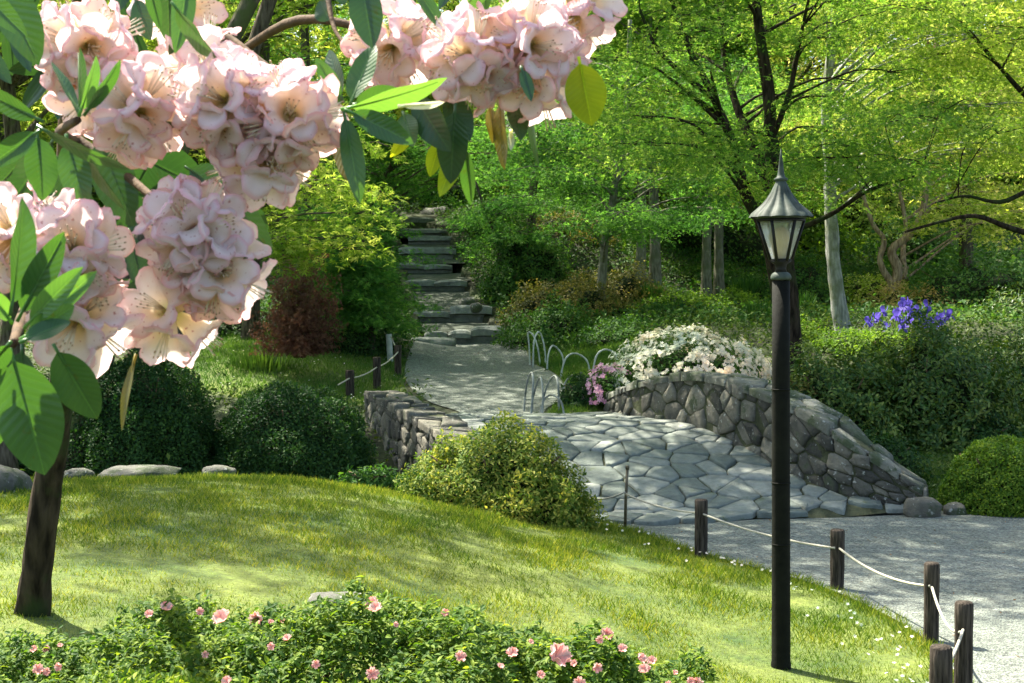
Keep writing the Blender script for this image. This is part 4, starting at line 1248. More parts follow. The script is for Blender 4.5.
# spear leaved tuft on the upper left lawn
def tuft(label, px, py, d, n_, h, spread, m, name='grass_tuft'):
    b = P(px, py, d)
    a = rng.uniform(0, 6.28, n_); r = rng.uniform(0, 1, n_)
    pos = np.stack([np.cos(a) * r * spread, np.sin(a) * r * spread * .6, np.zeros(n_) - .03], 1)
    out = np.stack([np.cos(a) * .6, np.sin(a) * .6, np.ones(n_) * 1.1], 1)
    nr = np.stack([-np.cos(a), -np.sin(a), np.ones(n_) * .5], 1)
    v, f = cloud(pos, nr, rng.uniform(.6, 1.1, n_) * h, T_BLADE, fwd=out, jitter=.2)
    o = link(name, np_mesh(name, v, f, False, [m])); o.location = b
    return tag(o, label, 'grass tuft')
tuft('spiky green tuft on the shaded upper lawn', 258, 371, 18.6, 500, .32, .42, M['grass_dark'])
tuft('short grass tuft on the lawn below the bush', 455, 520, 10.6, 160, .12, .12, M['grass'])
tuft('grass tuft near the first lawn post', 655, 575, 9.6, 260, .13, .14, M['grass'])
tuft('grass tuft at the lawn edge by the brassy stake', 640, 545, 10.5, 200, .11, .14, M['grass'])
tuft('grass tuft at the foot of the front bamboo hoops', 560, 420, 15.6, 300, .14, .3, M['grass_dark'])

# sword ferns and strap leaved clumps in the middle distance
for l, px, py, d in (('arching fern clump left of the grey trunk', 800, 318, 24), ('arching fern clump behind the lamp pole', 760, 330, 22),
                     ('fern clump in shade between the second trunk pair and lamp', 745, 300, 27), ('fern clump at the foot of the first trunk pair', 650, 306, 26)):
    tuft(l, px, py, d, 260, .5, .22, M['green'], 'fern_clump')['category'] = 'fern'

# understory bushes in the wood behind
us = [shrub('forest_bush', 'green bush of the understory in the wood behind the garden', 'bush', 700, 280, 38, 90, 60, M['bright'], 5000, .13, T_DIA, amp=.45, depth=.25, group='understory bushes in the wood'),
      shrub('forest_bush', 'green bush of the understory in the wood behind the garden', 'bush', 560, 250, 40, 90, 60, M['green'], 5000, .13, T_DIA, amp=.45, depth=.25, group='understory bushes in the wood'),
      shrub('forest_bush', 'lime bush of the understory in the wood behind the garden', 'bush', 960, 270, 38, 90, 60, M['far'], 5000, .13, T_DIA, amp=.45, depth=.25, group='understory bushes in the wood')]
for i in range(44):
    y = rs.uniform(33, 56); x = rs.uniform(-.38, .42) * y
    if abs(x + 2.3) < 1.6 and y < 36: continue
    o = us[i] if i < 3 else copy_tree(us[rs.choice([0, 0, 1, 2] if x < 5 else [0, 2, 2])])
    o.location = (x, y, H(x, y) - .1); s_ = rs.uniform(.8, 1.5) * y / 40
    o.scale = (s_ * 1.2, s_ * 1.2, s_); o.rotation_euler = (0, 0, rs.uniform(0, 6.28))

# irises
ib = None
rs2 = random.Random(5)
IG = 'blue irises behind the rhododendrons'
def iris():
    t = thing('iris', 'blue iris in the clump behind the rhododendrons', 'iris', (0, 0, 0), IG)
    n_ = 9; a = rng.uniform(0, 6.28, n_)
    pos = np.stack([np.cos(a) * .03, np.sin(a) * .03, np.zeros(n_) - .05], 1)
    out = np.stack([np.cos(a) * .25, np.sin(a) * .25, np.ones(n_)], 1)
    v, f = cloud(pos, np.stack([np.cos(a), np.sin(a), np.ones(n_) * .1], 1), rng.uniform(.4, .62, n_), T_BLADE, fwd=out, jitter=.15)
    link('leaves', np_mesh('leaves', v, f, False, [M['bright']]), t)
    mb = MB(); mb.tube([(0, 0, -.05), (.01, 0, .35), (0, 0, .66)], .006, 6); mb.build('stem', M['green'], t)
    V = []; Fc = []
    for k in range(6):
        a_ = k * math.pi / 3
        up = k % 2
        prof = [(0.005, 0, .012), (.03, .035 if up else .02, .03), (.055, .075 if up else .0, .038), (.05 if up else .085, .115 if up else -.05, .02)]
        i = len(V)
        for (r, z, ww) in prof:
            cx, cy = math.cos(a_), math.sin(a_)
            V.append((cx * r - cy * ww, cy * r + cx * ww, .66 + z)); V.append((cx * r + cy * ww, cy * r - cx * ww, .66 + z))
        for j in range(3): Fc.append((i + 2 * j, i + 2 * j + 1, i + 2 * j + 3, i + 2 * j + 2))
    mb = MB(); mb.add(V, Fc); mb.build('bloom', M['blue_fl'], t)
    return t
ip = iris()
for i in range(36):
    o = ip if i == 0 else copy_tree(ip)
    px = rs2.gauss(912, 27); px = min(max(px, 866), 962); d = rs2.uniform(18.9, 20.6)
    b = P(px, 352, d)
    o.location = (b.x, b.y, P(px, 360 + rs2.uniform(-14, 12) + (px - 912) * -.05, d).z)
    s = rs2.uniform(.75, 1.0); o.scale = (s, s, s); o.rotation_euler = (rs2.uniform(-.12, .12), rs2.uniform(-.12, .12), rs2.uniform(0, 6))

# ------------------------------------------------------------------ ground cover and grass (nobody could count them)
def scatter(poly, n_, avoid=()):
    xs_ = [p[0] for p in poly]; ys_ = [p[1] for p in poly]
    q = np.stack([rng.uniform(min(xs_), max(xs_), n_), rng.uniform(min(ys_), max(ys_), n_)], 1)
    q = q[in_poly(q, poly)]
    for a in avoid: q = q[~in_poly(q, a)]
    return q
def nz(q, s, o=0.0):
    return np.array([noise.noise(Vector((a * s + o, b * s, o))) for a, b in q])
def grass_obj(q, hgt, m, label, wide=1.0):
    z = Hn(q)
    n_ = len(q)
    a = rng.uniform(0, 6.28, n_)
    up = np.stack([np.cos(a) * .55, np.sin(a) * .55, np.ones(n_)], 1)
    nr = np.stack([np.cos(a + 1.6), np.sin(a + 1.6), np.ones(n_) * .3], 1)
    T = (T_BLADE[0] * np.array([wide, 1, 1], dtype=np.float32), T_BLADE[1])
    v, f = cloud(np.column_stack([q, z - .004]), nr, hgt, T, fwd=up, jitter=.3)
    o = link('lawn_grass', np_mesh('lawn_grass', v, f, False, [m]))
    return tag(o, label, 'grass', kind='stuff')
STAIR_POLY = [(X(420, 24), 24), (X(505, 24), 24), (X(492, 26), 26), (X(468, 28), 28), (X(455, 31), 31), (X(430, 33), 33), (X(385, 33), 33), (X(398, 28), 28), (X(410, 26), 26)]
DECK_P = [(p[0], p[1]) for p in deck_poly]
q = scatter(POLY_LAWN, 760000)
q = q[(np.abs(q[:, 0]) < q[:, 1] * .385 + .4) & (q[:, 1] > 4)]
dens = nz(q, 1.1) * .6 + nz(q, 4.0, 7) * .5
q = q[(rng.uniform(0, 1, len(q)) < .8 + dens * .9) & (q[:, 1] < 9.2 + rng.uniform(0, 6, len(q)))]
far_ = np.clip(q[:, 1] / 9, .7, 1.3)
grass_obj(q, rng.uniform(.014, .048, len(q)) * far_ * (1 + nz(q, 2.0, 3) * .9), M['grass'], 'short mown lawn grass on the sunny mound', 1.5)
# longer fringe along the gravel edge
e = np.array(EDGE_S); k = rng.integers(0, len(e) - 1, 9000); t_ = rng.uniform(0, 1, (9000, 1))
q = e[k] * (1 - t_) + e[k + 1] * t_ + np.stack([-np.abs(rng.normal(0, .07, 9000)) + .03 + .03 * np.sin(k * 1.7), rng.normal(0, .05, 9000)], 1)
grass_obj(q, rng.uniform(.03, .075, len(q)), M['grass'], 'longer fringe of grass along the gravel edge', 1.1)
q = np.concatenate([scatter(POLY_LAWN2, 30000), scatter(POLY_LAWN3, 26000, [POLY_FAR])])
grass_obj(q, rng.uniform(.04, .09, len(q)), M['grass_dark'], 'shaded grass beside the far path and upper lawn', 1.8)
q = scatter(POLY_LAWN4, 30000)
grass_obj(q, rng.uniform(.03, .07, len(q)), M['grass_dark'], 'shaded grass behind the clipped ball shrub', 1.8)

COVER = [(-11, 12.2), (-5, 12.1), (-1.0, 12.6), (-.6, 13), (-1.4, 16.5), (2, 16.5), (2.5, 14.5), (3.9, 12.6), (12, 12.5), (14, 36), (-14, 36)]
q = scatter(COVER, 210000, [POLY_FAR, POLY_LAWN2, POLY_LAWN3, STAIR_POLY, DECK_P])
q = q[np.abs(q[:, 0]) < q[:, 1] * .4 + .5]
q = q[nz(q, 1.5, 11) > -.4]
z = Hn(q)
hh = np.abs(rng.normal(0, .10, len(q))) * (1 + nz(q, .8, 2))
tag(cloud_obj('ground_cover', [cloud(np.column_stack([q, z + hh]), np.tile([0, -.35, 1.0], (len(q), 1)), rng.uniform(.04, .08, len(q)), T_DIA, jitter=.6)], M['cover']),
    'low leafy ground cover on the shady slopes around the path', 'ground cover', kind='stuff')
# daisies
q = scatter([(-9, 22), (9, 20), (14, 36), (-14, 36)], 90000, [POLY_FAR, POLY_LAWN2, POLY_LAWN3, STAIR_POLY])
z = Hn(q)
tag(cloud_obj('ground_cover', [cloud(np.column_stack([q, z + np.abs(rng.normal(0, .12, len(q)))]), np.tile([0, -.4, 1.0], (len(q), 1)), rng.uniform(.06, .12, len(q)), T_DIA, jitter=.6)], M['green']),
    'low green leaves covering the upper slopes', 'ground cover', kind='stuff')
q = scatter([(-16, 34), (16, 34), (30, 75), (-30, 75)], 90000)
z = Hn(q)
tag(cloud_obj('ground_cover', [cloud(np.column_stack([q, z + np.abs(rng.normal(0, .2, len(q)))]), np.tile([0, -.4, 1.0], (len(q), 1)), rng.uniform(.12, .25, len(q)), T_DIA, jitter=.6)], M['green']),
    'leafy ground layer under the trees of the wood', 'ground cover', kind='stuff')
q = np.concatenate([np.array(EDGE_S)[rng.integers(10, 60, 110)] + rng.normal(0, .16, (110, 2)) - [.22, 0], scatter(POLY_LAWN2, 160)])
q = q[in_poly(q, POLY_LAWN) | in_poly(q, POLY_LAWN2)]
tag(cloud_obj('lawn_daisies', [cloud(np.column_stack([q, Hn(q) + .045]), np.tile([0, -.5, 1.0], (len(q), 1)), .022, T_FL, jitter=.3)], M['white_fl']),
    'tiny white daisies scattered in the lawn', 'daisies', kind='stuff')
# fallen leaves and crumbs on gravel and paving
q = np.concatenate([scatter(POLY_NEAR, 900), scatter(POLY_FAR, 120)])
tag(cloud_obj('fallen_leaves', [cloud(np.column_stack([q, Hn(q) + .022]), np.tile([0, 0, 1.0], (len(q), 1)), rng.uniform(.012, .03, len(q)), T_DIA, jitter=.25)], M['rust']),
    'scattered dead leaves and crumbs on the gravel path', 'leaf litter', kind='stuff')

# ------------------------------------------------------------------ foreground azaleas along the bottom edge
blm = None
def blossom_mesh():
    V = []; Fc = []
    for l in range(2):
        for k in range(5):
            a = (k + l * .5) * 2 * math.pi / 5; n_ = len(V)
            for r, z, ww in ((.0, 0, .05), (.3, .28, .2), (.48, .42, .22), (.6 - l * .2, .48 + l * .2, .12)):
                c, s = math.cos(a), math.sin(a)
                V.append((c * r - s * ww, s * r + c * ww, z)); V.append((c * r * .85, s * r * .85, z - .05)); V.append((c * r + s * ww, s * r - c * ww, z))
            for j in range(3):
                for m_ in range(2):
                    i = n_ + 3 * j + m_; Fc.append((i, i + 1, i + 4, i + 3))
    me = bpy.data.meshes.new('blossom'); me.from_pydata(V, [], Fc); me.materials.append(M['pink_fl'])
    me.polygons.foreach_set('use_smooth', [True] * len(Fc)); me.update()
    return me
BLM = blossom_mesh()
def azalea(label, profile, d, dep, nleaf, blooms, leaf=.026):
    nleaf = int(nleaf * 1.5)
    """profile: (px, top py) outline; the bush fills from the ground to that outline"""
    pts = [P(x, y, d) for x, y in profile]
    cx = (pts[0].x + pts[-1].x) / 2
    b = Vector((cx, d, H(cx, d)))
    t = thing('azalea_bush', label, 'azalea', b, 'azalea bushes along the bottom of the lawn')
    tx = [p.x for p in pts]; tz = [p.z for p in pts]
    x = rng.uniform(tx[0], tx[-1], nleaf); y = rng.uniform(-dep, dep, nleaf)
    top = np.interp(x, tx, tz)
    fall = 1 - (np.abs(y) / dep) ** 2.4 * .35
    g = b.z - .05
    lum = np.array([noise.noise(Vector((a * 5, c * 5, d))) * .10 + noise.noise(Vector((a * 14, c * 14, d + 5))) * .09 for a, c in zip(x, y)])
    zt = g + (top - g) * fall + lum - .05
    z = zt - np.abs(rng.normal(0, .05, nleaf))
    pos = np.stack([x - b.x, y, z - b.z], 1)
    # little whorls: leaves fan out of shoot tips
    nr = np.stack([rng.normal(0, .35, nleaf), rng.normal(-.25, .35, nleaf), np.ones(nleaf)], 1)
    cloud_obj('foliage', [cloud(pos, nr, rng.uniform(.65, 1.3, nleaf) * leaf, T_OV, jitter=.3)], M['azalea'], t)
    # side faces, towards the camera
    n2 = int(nleaf * .9)
    x = rng.uniform(tx[0], tx[-1], n2); top = np.interp(x, tx, tz); u = rng.uniform(0, 1, n2)
    pos = np.stack([x - b.x, -dep * (.9 + .15 * rng.normal(0, 1, n2)), (g + (top - g) * .72 * u) - b.z], 1)
    cloud_obj('skirt_foliage', [cloud(pos, np.tile([0, -1, .5], (n2, 1)), rng.uniform(.65, 1.3, n2) * leaf, T_OV, jitter=.5)], M['azalea'], t)
    mb = MB()
    for i in range(26):
        xx = random.uniform(tx[0], tx[-1]); yy = random.uniform(-dep, dep) * .8; zt_ = float(np.interp(xx, tx, tz))
        x2 = xx + random.uniform(-.12, .12)
        mb.tube([(xx * .7 + x2 * .3 - b.x, yy * .4, -.1), (xx - b.x, yy * .8, (zt_ - b.z) * .4), (x2 - b.x, yy, (zt_ - b.z) * .66)], [.008, .005, .003], 5, cap=False)
    mb.build('stems', M['twig'], t)
    for (px, py, s) in blooms:
        tpy = float(np.interp(px, [q_[0] for q_ in profile], [q_[1] for q_ in profile])); dq = d if py < tpy + 10 else d - dep * 1.12
        py = max(py, tpy + 10)
        p = P(px, py, dq)
        o = link('blossom', BLM, t); o.location = p - b
        o.scale = [s * d / F * random.uniform(.5, .85)] * 3
        o.rotation_euler = (random.uniform(.3, 1.3), random.uniform(-.6, .6), random.uniform(-.6, .6))
azalea('sunlit left azalea bush with few pink buds in the bottom left corner', [(-60, 655), (-10, 645), (40, 640), (90, 632), (130, 616), (160, 600), (200, 602), (240, 610), (270, 610)], 4.3, .42, 13500,
       [(150, 575, 11), (166, 580, 16), (200, 582, 14), (224, 621, 18), (258, 605, 18), (35, 628, 10), (47, 628, 9), (60, 628, 9), (47, 640, 9), (38, 671, 11), (48, 672, 10), (60, 667, 11), (205, 655, 12), (228, 683, 11)])
azalea('central azalea bush topped by a pale pink flower', [(245, 618), (280, 612), (320, 602), (370, 596), (420, 602), (460, 604), (490, 622), (510, 640)], 4.2, .40, 12750,
       [(374, 590, 20), (376, 611, 14), (270, 580, 9), (283, 585, 10), (308, 580, 10), (352, 592, 10), (445, 600, 10), (288, 640, 12), (272, 647, 13), (316, 665, 13), (460, 658, 17), (372, 675, 13), (395, 625, 9)])
azalea('right azalea bush with the most pink flowers beside the sunny lawn', [(480, 640), (510, 628), (560, 640), (600, 622), (625, 640), (660, 656), (690, 672), (720, 690)], 4.35, .34, 10500,
       [(606, 616, 20), (607, 635, 15), (556, 658, 24), (575, 664, 12), (597, 668, 16), (600, 640, 12), (640, 660, 14), (652, 657, 13), (645, 672, 20), (690, 672, 14), (698, 680, 18), (500, 668, 12), (512, 655, 13), (540, 676, 12), (530, 640, 9), (622, 650, 10), (675, 664, 9), (580, 684, 14), (668, 686, 12)])

# ------------------------------------------------------------------ the rhododendron hanging into the picture
ROOT = P(33, 618, 5.75); ROOT.z = H(ROOT.x, ROOT.y) - .03
rh = thing('rhododendron_tree', 'rhododendron with big pale pink flower clusters hanging over the upper left', 'rhododendron', ROOT)
mb = MB()
tk = smooth_line([ROOT + Vector((0, 0, -.1)), P(35, 590, 5.7), P(41, 530, 5.65), P(51, 460, 5.6), P(61, 395, 5.5), P(66, 330, 5.2), P(62, 280, 4.5), P(60, 230, 3.5), P(70, 170, 2.5), P(75, 140, 1.85)], 6)
mb.tube([p - ROOT for p in tk], list(np.interp(np.linspace(0, 1, len(tk)), [0, .05, .3, .5, .7, 1], [.090, .074, .051, .044, .028, .010])), 14, wob=.35)
mb.build('trunk', M['bark_dark'], rh)
def branch(pts, r0, r1, m='twig'):
    mb = MB(); pp = smooth_line([P(*p) for p in pts], 6)
    mb.tube([p - ROOT for p in pp], [r0 + (r1 - r0) * i / (len(pp) - 1) for i in range(len(pp))], 8, wob=.3)
    mb.build('branch', M[m], rh)
branch([(62, 280, 4.5), (150, 150, 3.0), (230, 60, 2.3), (290, 90, 1.9), (345, 110, 1.62)], .016, .004)
branch([(230, 60, 2.3), (300, 20, 2.0), (400, 40, 1.9), (470, 75, 1.75), (525, 100, 1.7)], .008, .003)
branch([(180, -10, 2.0), (205, 25, 1.9), (235, 42, 1.85), (262, 65, 1.8), (275, 78, 1.75)], .007, .004)
branch([(75, 140, 1.85), (60, 132, 1.7), (78, 120, 1.55)], .009, .004)
branch([(60, 230, 3.5), (30, 300, 2.2), (12, 345, 1.5)], .016, .004)
branch([(325, -20, 1.8), (333, 25, 1.75), (345, 45, 1.72)], .004, .002)
branch([(400, 30, 1.9), (440, 28, 1.8), (520, 10, 1.75), (590, 20, 1.75)], .007, .003)
branch([(75, 140, 1.85), (120, 170, 1.8), (190, 230, 1.62)], .009, .004)
branch([(62, 280, 4.5), (70, 100, 3.4), (90, -60, 2.8), (100, -200, 2.6)], .03, .01)

def big_leaf_mat(name, c1, c2, trans, tc, spec=.5, rough=.32):
    m, n, b, L = mat(name)
    t = tex_noise(n, 9, 5)
    r = ramp(n, [(.3, c1), (.7, c2)], t.outputs[0])
    a = n.nodes.new('ShaderNodeAttribute'); a.attribute_name = 'rib'
    r2 = ramp(n, [(0.0, (1.9, 1.8, 1.5)), (0.07, (1.0, 1.0, 1.0)), (1.0, (1, 1, 1))], a.outputs['Fac'])
    r2.color_ramp.elements[0].color = (1.9, 1.75, 1.4, 1)
    col = mixc(n, r.outputs[0], r2.outputs[0], 1.0, 'MULTIPLY')
    al = n.nodes.new('ShaderNodeAttribute'); al.attribute_name = 'along'
    m1 = n.nodes.new('ShaderNodeMath'); m1.operation = 'MULTIPLY_ADD'; m1.inputs[1].default_value = -.16; L(a.outputs['Fac'], m1.inputs[0]); L(al.outputs['Fac'], m1.inputs[2])
    m2 = n.nodes.new('ShaderNodeMath'); m2.operation = 'MULTIPLY'; m2.inputs[1].default_value = 75; L(m1.outputs[0], m2.inputs[0])
    m3 = n.nodes.new('ShaderNodeMath'); m3.operation = 'SINE'; L(m2.outputs[0], m3.inputs[0])
    rv = ramp(n, [(0.0, (.98, .98, .98)), (.85, (1, 1, 1)), (1.0, (1.13, 1.12, 1.06))], m3.outputs[0])
    col = mixc(n, col, rv.outputs[0], 1.0, 'MULTIPLY')
    t9 = tex_noise(n, 70, 3); r9 = ramp(n, [(.66, (1, 1, 1)), (.72, (1.2, .8, .5))], t9.outputs[0])
    col = mixc(n, col, r9.outputs[0], 1.0, 'MULTIPLY')
    L(col, b.inputs['Base Color']); b.inputs['Roughness'].default_value = rough; b.inputs['Specular IOR Level'].default_value = spec
    t3 = tex_noise(n, 60, 4)
    ad = n.nodes.new('ShaderNodeMath'); ad.operation = 'ADD'; L(t3.outputs[0], ad.inputs[0]); L(m3.outputs[0], ad.inputs[1])
    bump(n, b, ad.outputs[0], .12, .002)
    tr = n.nodes.new('ShaderNodeBsdfTranslucent'); L(mixc(n, col, tc, 1.0, 'MULTIPLY'), tr.inputs[0])
    mx = n.nodes.new('ShaderNodeMixShader'); mx.inputs[0].default_value = trans
    L(b.outputs[0], mx.inputs[1]); L(tr.outputs[0], mx.inputs[2]); L(mx.outputs[0], n.nodes['Material Output'].inputs[0])
    return m
BL = {'d': big_leaf_mat('old_leaf', (.022, .06, .025), (.04, .09, .035), .22, (1.6, 1.8, .5)),
      'm': big_leaf_mat('mature_leaf', (.035, .10, .03), (.06, .14, .04), .3, (1.8, 1.8, .5)),
      'l': big_leaf_mat('young_leaf', (.08, .19, .05), (.13, .26, .07), .4, (1.5, 1.5, .5)),
      'y': big_leaf_mat('backlit_leaf', (.20, .30, .02), (.34, .42, .03), .55, (1.6, 1.5, .4)),  # yellow of light shining through these leaves is put into their colour
      'o': big_leaf_mat('browning_leaf', (.12, .13, .02), (.20, .17, .04), .4, (1.4, 1.2, .5)),
      'p': big_leaf_mat('pale_bud_scale', (.55, .6, .45), (.7, .74, .6), .4, (1, 1, .8))}
ALONG = []
def big_leaf(mb, bx, by, tx, ty, wpx, d, roll=None, mi=0, curl=None):
    A = P(bx, by, d); B = P(tx, ty, d + random.uniform(-.03, .03))
    Ln = (B - A).length; wd = wpx / F * d / 2
    if wd < Ln * .12: roll = random.uniform(.9, 1.2) if roll is None else roll; wd = max(wd, wd / max(.3, math.cos(roll)))
    t = (B - A).normalized()
    v = (A - Vector((0, 0, CAMZ))).normalized()
    s0 = t.cross(v).normalized(); n0 = s0.cross(t).normalized()
    if n0.dot(v) > 0: n0 = -n0
    roll = random.uniform(-.55, .55) if roll is None else roll
    s = s0 * math.cos(roll) + n0 * math.sin(roll); n = n0 * math.cos(roll) - s0 * math.sin(roll)
    curl = random.uniform(.03, .14) if curl is None else curl
    nu, nv = 12, 6; V = []; att = []
    for i in range(nu + 1):
        u = i / nu
        prof = (math.sin(math.pi * min(1, u ** .85 * 1.0)) ** .62) * (0.9 + .1 * math.sin(u * 3)) if 0 < u < 1 else 0.02
        if u < .06: prof = .06
        for j in range(nv + 1):
            k = (j / nv) * 2 - 1
            wav = .05 * math.sin(u * 11 + bx) * abs(k)
            p = A + t * (Ln * u) + s * (wd * prof * k) + n * (-abs(k) * -1 * wd * .22 * prof + wav * wd - curl * Ln * (4 * (u - .5) ** 2 - 1) * -1 * 0 - curl * Ln * (u ** 2))
            V.append(p - ROOT); att.append(abs(k)); ALONG.append(u)
    Fc = [(i * (nv + 1) + j, i * (nv + 1) + j + 1, (i + 1) * (nv + 1) + j + 1, (i + 1) * (nv + 1) + j) for i in range(nu) for j in range(nv)]
    mb.add(V, Fc, mi, att)
    # petiole
    n_ = len(mb.att)
    mb.tube([A - t * Ln * .12 - ROOT, A - ROOT, A + t * Ln * .9 - n * .0015 - n * curl * Ln * .81 - ROOT], [.002, .0018, .0006], 5, mi)
LW_ = {
 'top': [(-6, -25, 42, 62, 46, 1.5, 'd'), (-22, -12, 26, 36, 24, 1.45, 'm'), (-30, 40, 12, 80, 22, 1.7, 'd')],
 'up': [(147, -22, 160, 30, 15, 1.6, 'm'), (168, -25, 168, 44, 28, 1.62, 'd'), (188, -22, 178, 50, 24, 1.55, 'm'), (176, 8, 216, 62, 15, 1.5, 'm'), (136, 0, 150, 40, 22, 1.66, 'd'), (186, 18, 170, 58, 14, 1.6, 'd'), (128, -30, 118, 10, 20, 1.7, 'd')],
 'left': [(36, 118, -24, 88, 24, 1.5, 'm'), (36, 133, -16, 168, 24, 1.5, 'm'), (38, 138, 44, 200, 34, 1.52, 'm'), (68, 142, 84, 210, 32, 1.5, 'm'), (52, 142, 8, 206, 32, 1.58, 'd'), (46, 131, 124, 176, 12, 1.47, 'm'),
          (84, 152, 120, 214, 9, 1.5, 'm'), (100, 140, 132, 226, 44, 1.78, 'd'), (30, 150, 0, 185, 36, 1.75, 'd'), (60, 165, 95, 240, 34, 1.7, 'd')],
 'young': [(77, 110, 53, 60, 10, 1.42, 'm'), (80, 108, 86, 47, 9, 1.42, 'm'), (81, 110, 103, 58, 13, 1.4, 'l'), (88, 110, 123, 63, 12, 1.4, 'm')],
 'low': [(12, 303, 30, 198, 26, 1.35, 'm'), (22, 312, 64, 232, 30, 1.37, 'm'), (30, 322, 79, 268, 24, 1.33, 'l'), (42, 318, 97, 271, 20, 1.36, 'l'), (26, 336, 76, 306, 28, 1.32, 'l'), (25, 340, 70, 318, 22, 1.31, 'm'),
         (10, 320, -10, 290, 20, 1.36, 'l'), (8, 345, -16, 372, 26, 1.36, 'm'), (14, 362, 46, 476, 66, 1.38, 'm'), (0, 362, -8, 452, 44, 1.4, 'm'), (58, 352, 97, 420, 44, 1.42, 'm'), (22, 352, 20, 420, 40, 1.45, 'd')],
 'mid': [(155, 278, 88, 366, 46, 1.8, 'd'), (134, 362, 116, 430, 8, 1.6, 'o'), (128, 150, 206, 190, 56, 2.0, 'd'), (222, 188, 270, 252, 30, 1.9, 'd'), (190, 170, 235, 200, 40, 1.9, 'd'), (130, 235, 142, 290, 22, 1.85, 'd'), (150, 160, 120, 215, 40, 1.95, 'd')],
 'right': [(352, 100, 374, 42, 28, 1.55, 'm'), (362, -18, 371, 46, 34, 1.5, 'd'), (341, 96, 326, 48, 22, 1.6, 'd'), (352, 107, 449, 86, 20, 1.5, 'l'), (352, 113, 416, 142, 26, 1.48, 'm'), (356, 104, 404, 92, 26, 1.57, 'm'),
           (345, 118, 362, 202, 24, 1.52, 'm'), (338, 118, 346, 182, 16, 1.62, 'o'), (336, 112, 320, 152, 20, 1.65, 'd'), (340, 98, 316, 58, 18, 1.6, 'm'), (403, 106, 444, 104, 7, 1.45, 'p'), (346, 112, 322, 128, 22, 1.7, 'd'), (330, 20, 318, 0, 24, 1.8, 'd')],
 'hang': [(416, 98, 446, 150, 34, 1.6, 'd'), (420, 112, 393, 160, 20, 1.63, 'y'), (404, 115, 412, 145, 24, 1.6, 'm'), (441, 140, 429, 176, 18, 1.66, 'y'), (455, 112, 450, 184, 32, 1.6, 'd'), (460, 140, 441, 196, 22, 1.64, 'y'), (466, 150, 470, 206, 16, 1.66, 'm'), (448, 95, 470, 140, 28, 1.65, 'd')],
 'old': [(500, 104, 503, 170, 14, 1.66, 'o'), (490, 108, 494, 142, 14, 1.68, 'o'), (514, 98, 522, 138, 24, 1.66, 'd'), (522, 70, 532, 100, 14, 1.55, 'd'), (528, 100, 536, 168, 7, 1.7, 'm'), (511, 132, 511, 150, 7, 1.66, 'p')],
 'edge': [(580, 64, 592, 126, 42, 1.58, 'y'), (566, 70, 586, 122, 28, 1.7, 'm')],
 'sky': [(484, -26, 464, 14, 28, 1.62, 'm'), (549, -20, 551, 12, 18, 1.7, 'd'), (414, -14, 448, 32, 16, 1.65, 'm'), (390, -30, 402, 8, 20, 1.7, 'd'), (300, -30, 268, -2, 20, 1.75, 'd'), (530, -28, 505, -2, 24, 1.7, 'm'), (330, -25, 345, 4, 20, 1.7, 'd'), (600, -25, 640, -8, 18, 1.7, 'd'), (240, -30, 275, -10, 22, 1.8, 'd')],
}
tones = ['d', 'm', 'l', 'y', 'o', 'p']
for key, lst in LW_.items():
    wh = thing('leaf_whorl', None, None); wh.parent = rh
    for (bx, by, tx, ty, wp, d, tn) in lst:
        ALONG.clear(); mb = MB(); big_leaf(mb, bx, by, tx, ty, wp, d)
        lf_ = mb.build('leaf', BL[tn], wh, att='rib')
        a_ = lf_.data.attributes.new('along', 'FLOAT', 'POINT'); a_.data.foreach_set('value', ALONG + [0.0] * (len(lf_.data.vertices) - len(ALONG)))
# further whorls of dark leaves behind the flowers, reaching back to the trunk
RWB = MB()
def random_whorl(px, py, d, n_, s, tone='d'):
    mb = RWB; c = P(px, py, d)
    for i in range(n_):
        a = i / n_ * 6.28 + random.uniform(-.3, .3); L_ = s * random.uniform(.8, 1.1)
        big_leaf(mb, px + 6 * math.cos(a), py + 6 * math.sin(a), px + L_ * math.cos(a), py + L_ * math.sin(a) + L_ * .25, s * .36, d + random.uniform(-.03, .03), mi=0)
for a in ((150, 205, 2.1, 8, 55), (60, 60, 2.2, 8, 55), (240, 190, 2.1, 7, 45), (20, 210, 2.0, 8, 60), (10, 20, 2.2, 7, 50), (100, 300, 2.2, 8, 50), (130, 20, 2.2, 7, 50),
          (200, -60, 2.4, 9, 60), (480, -60, 2.0, 8, 60), (-60, 200, 2.2, 9, 90)):
    random_whorl(*a)
RWB.build('background_leaves', BL['d'], rh, att='rib')['kind'] = 'stuff'

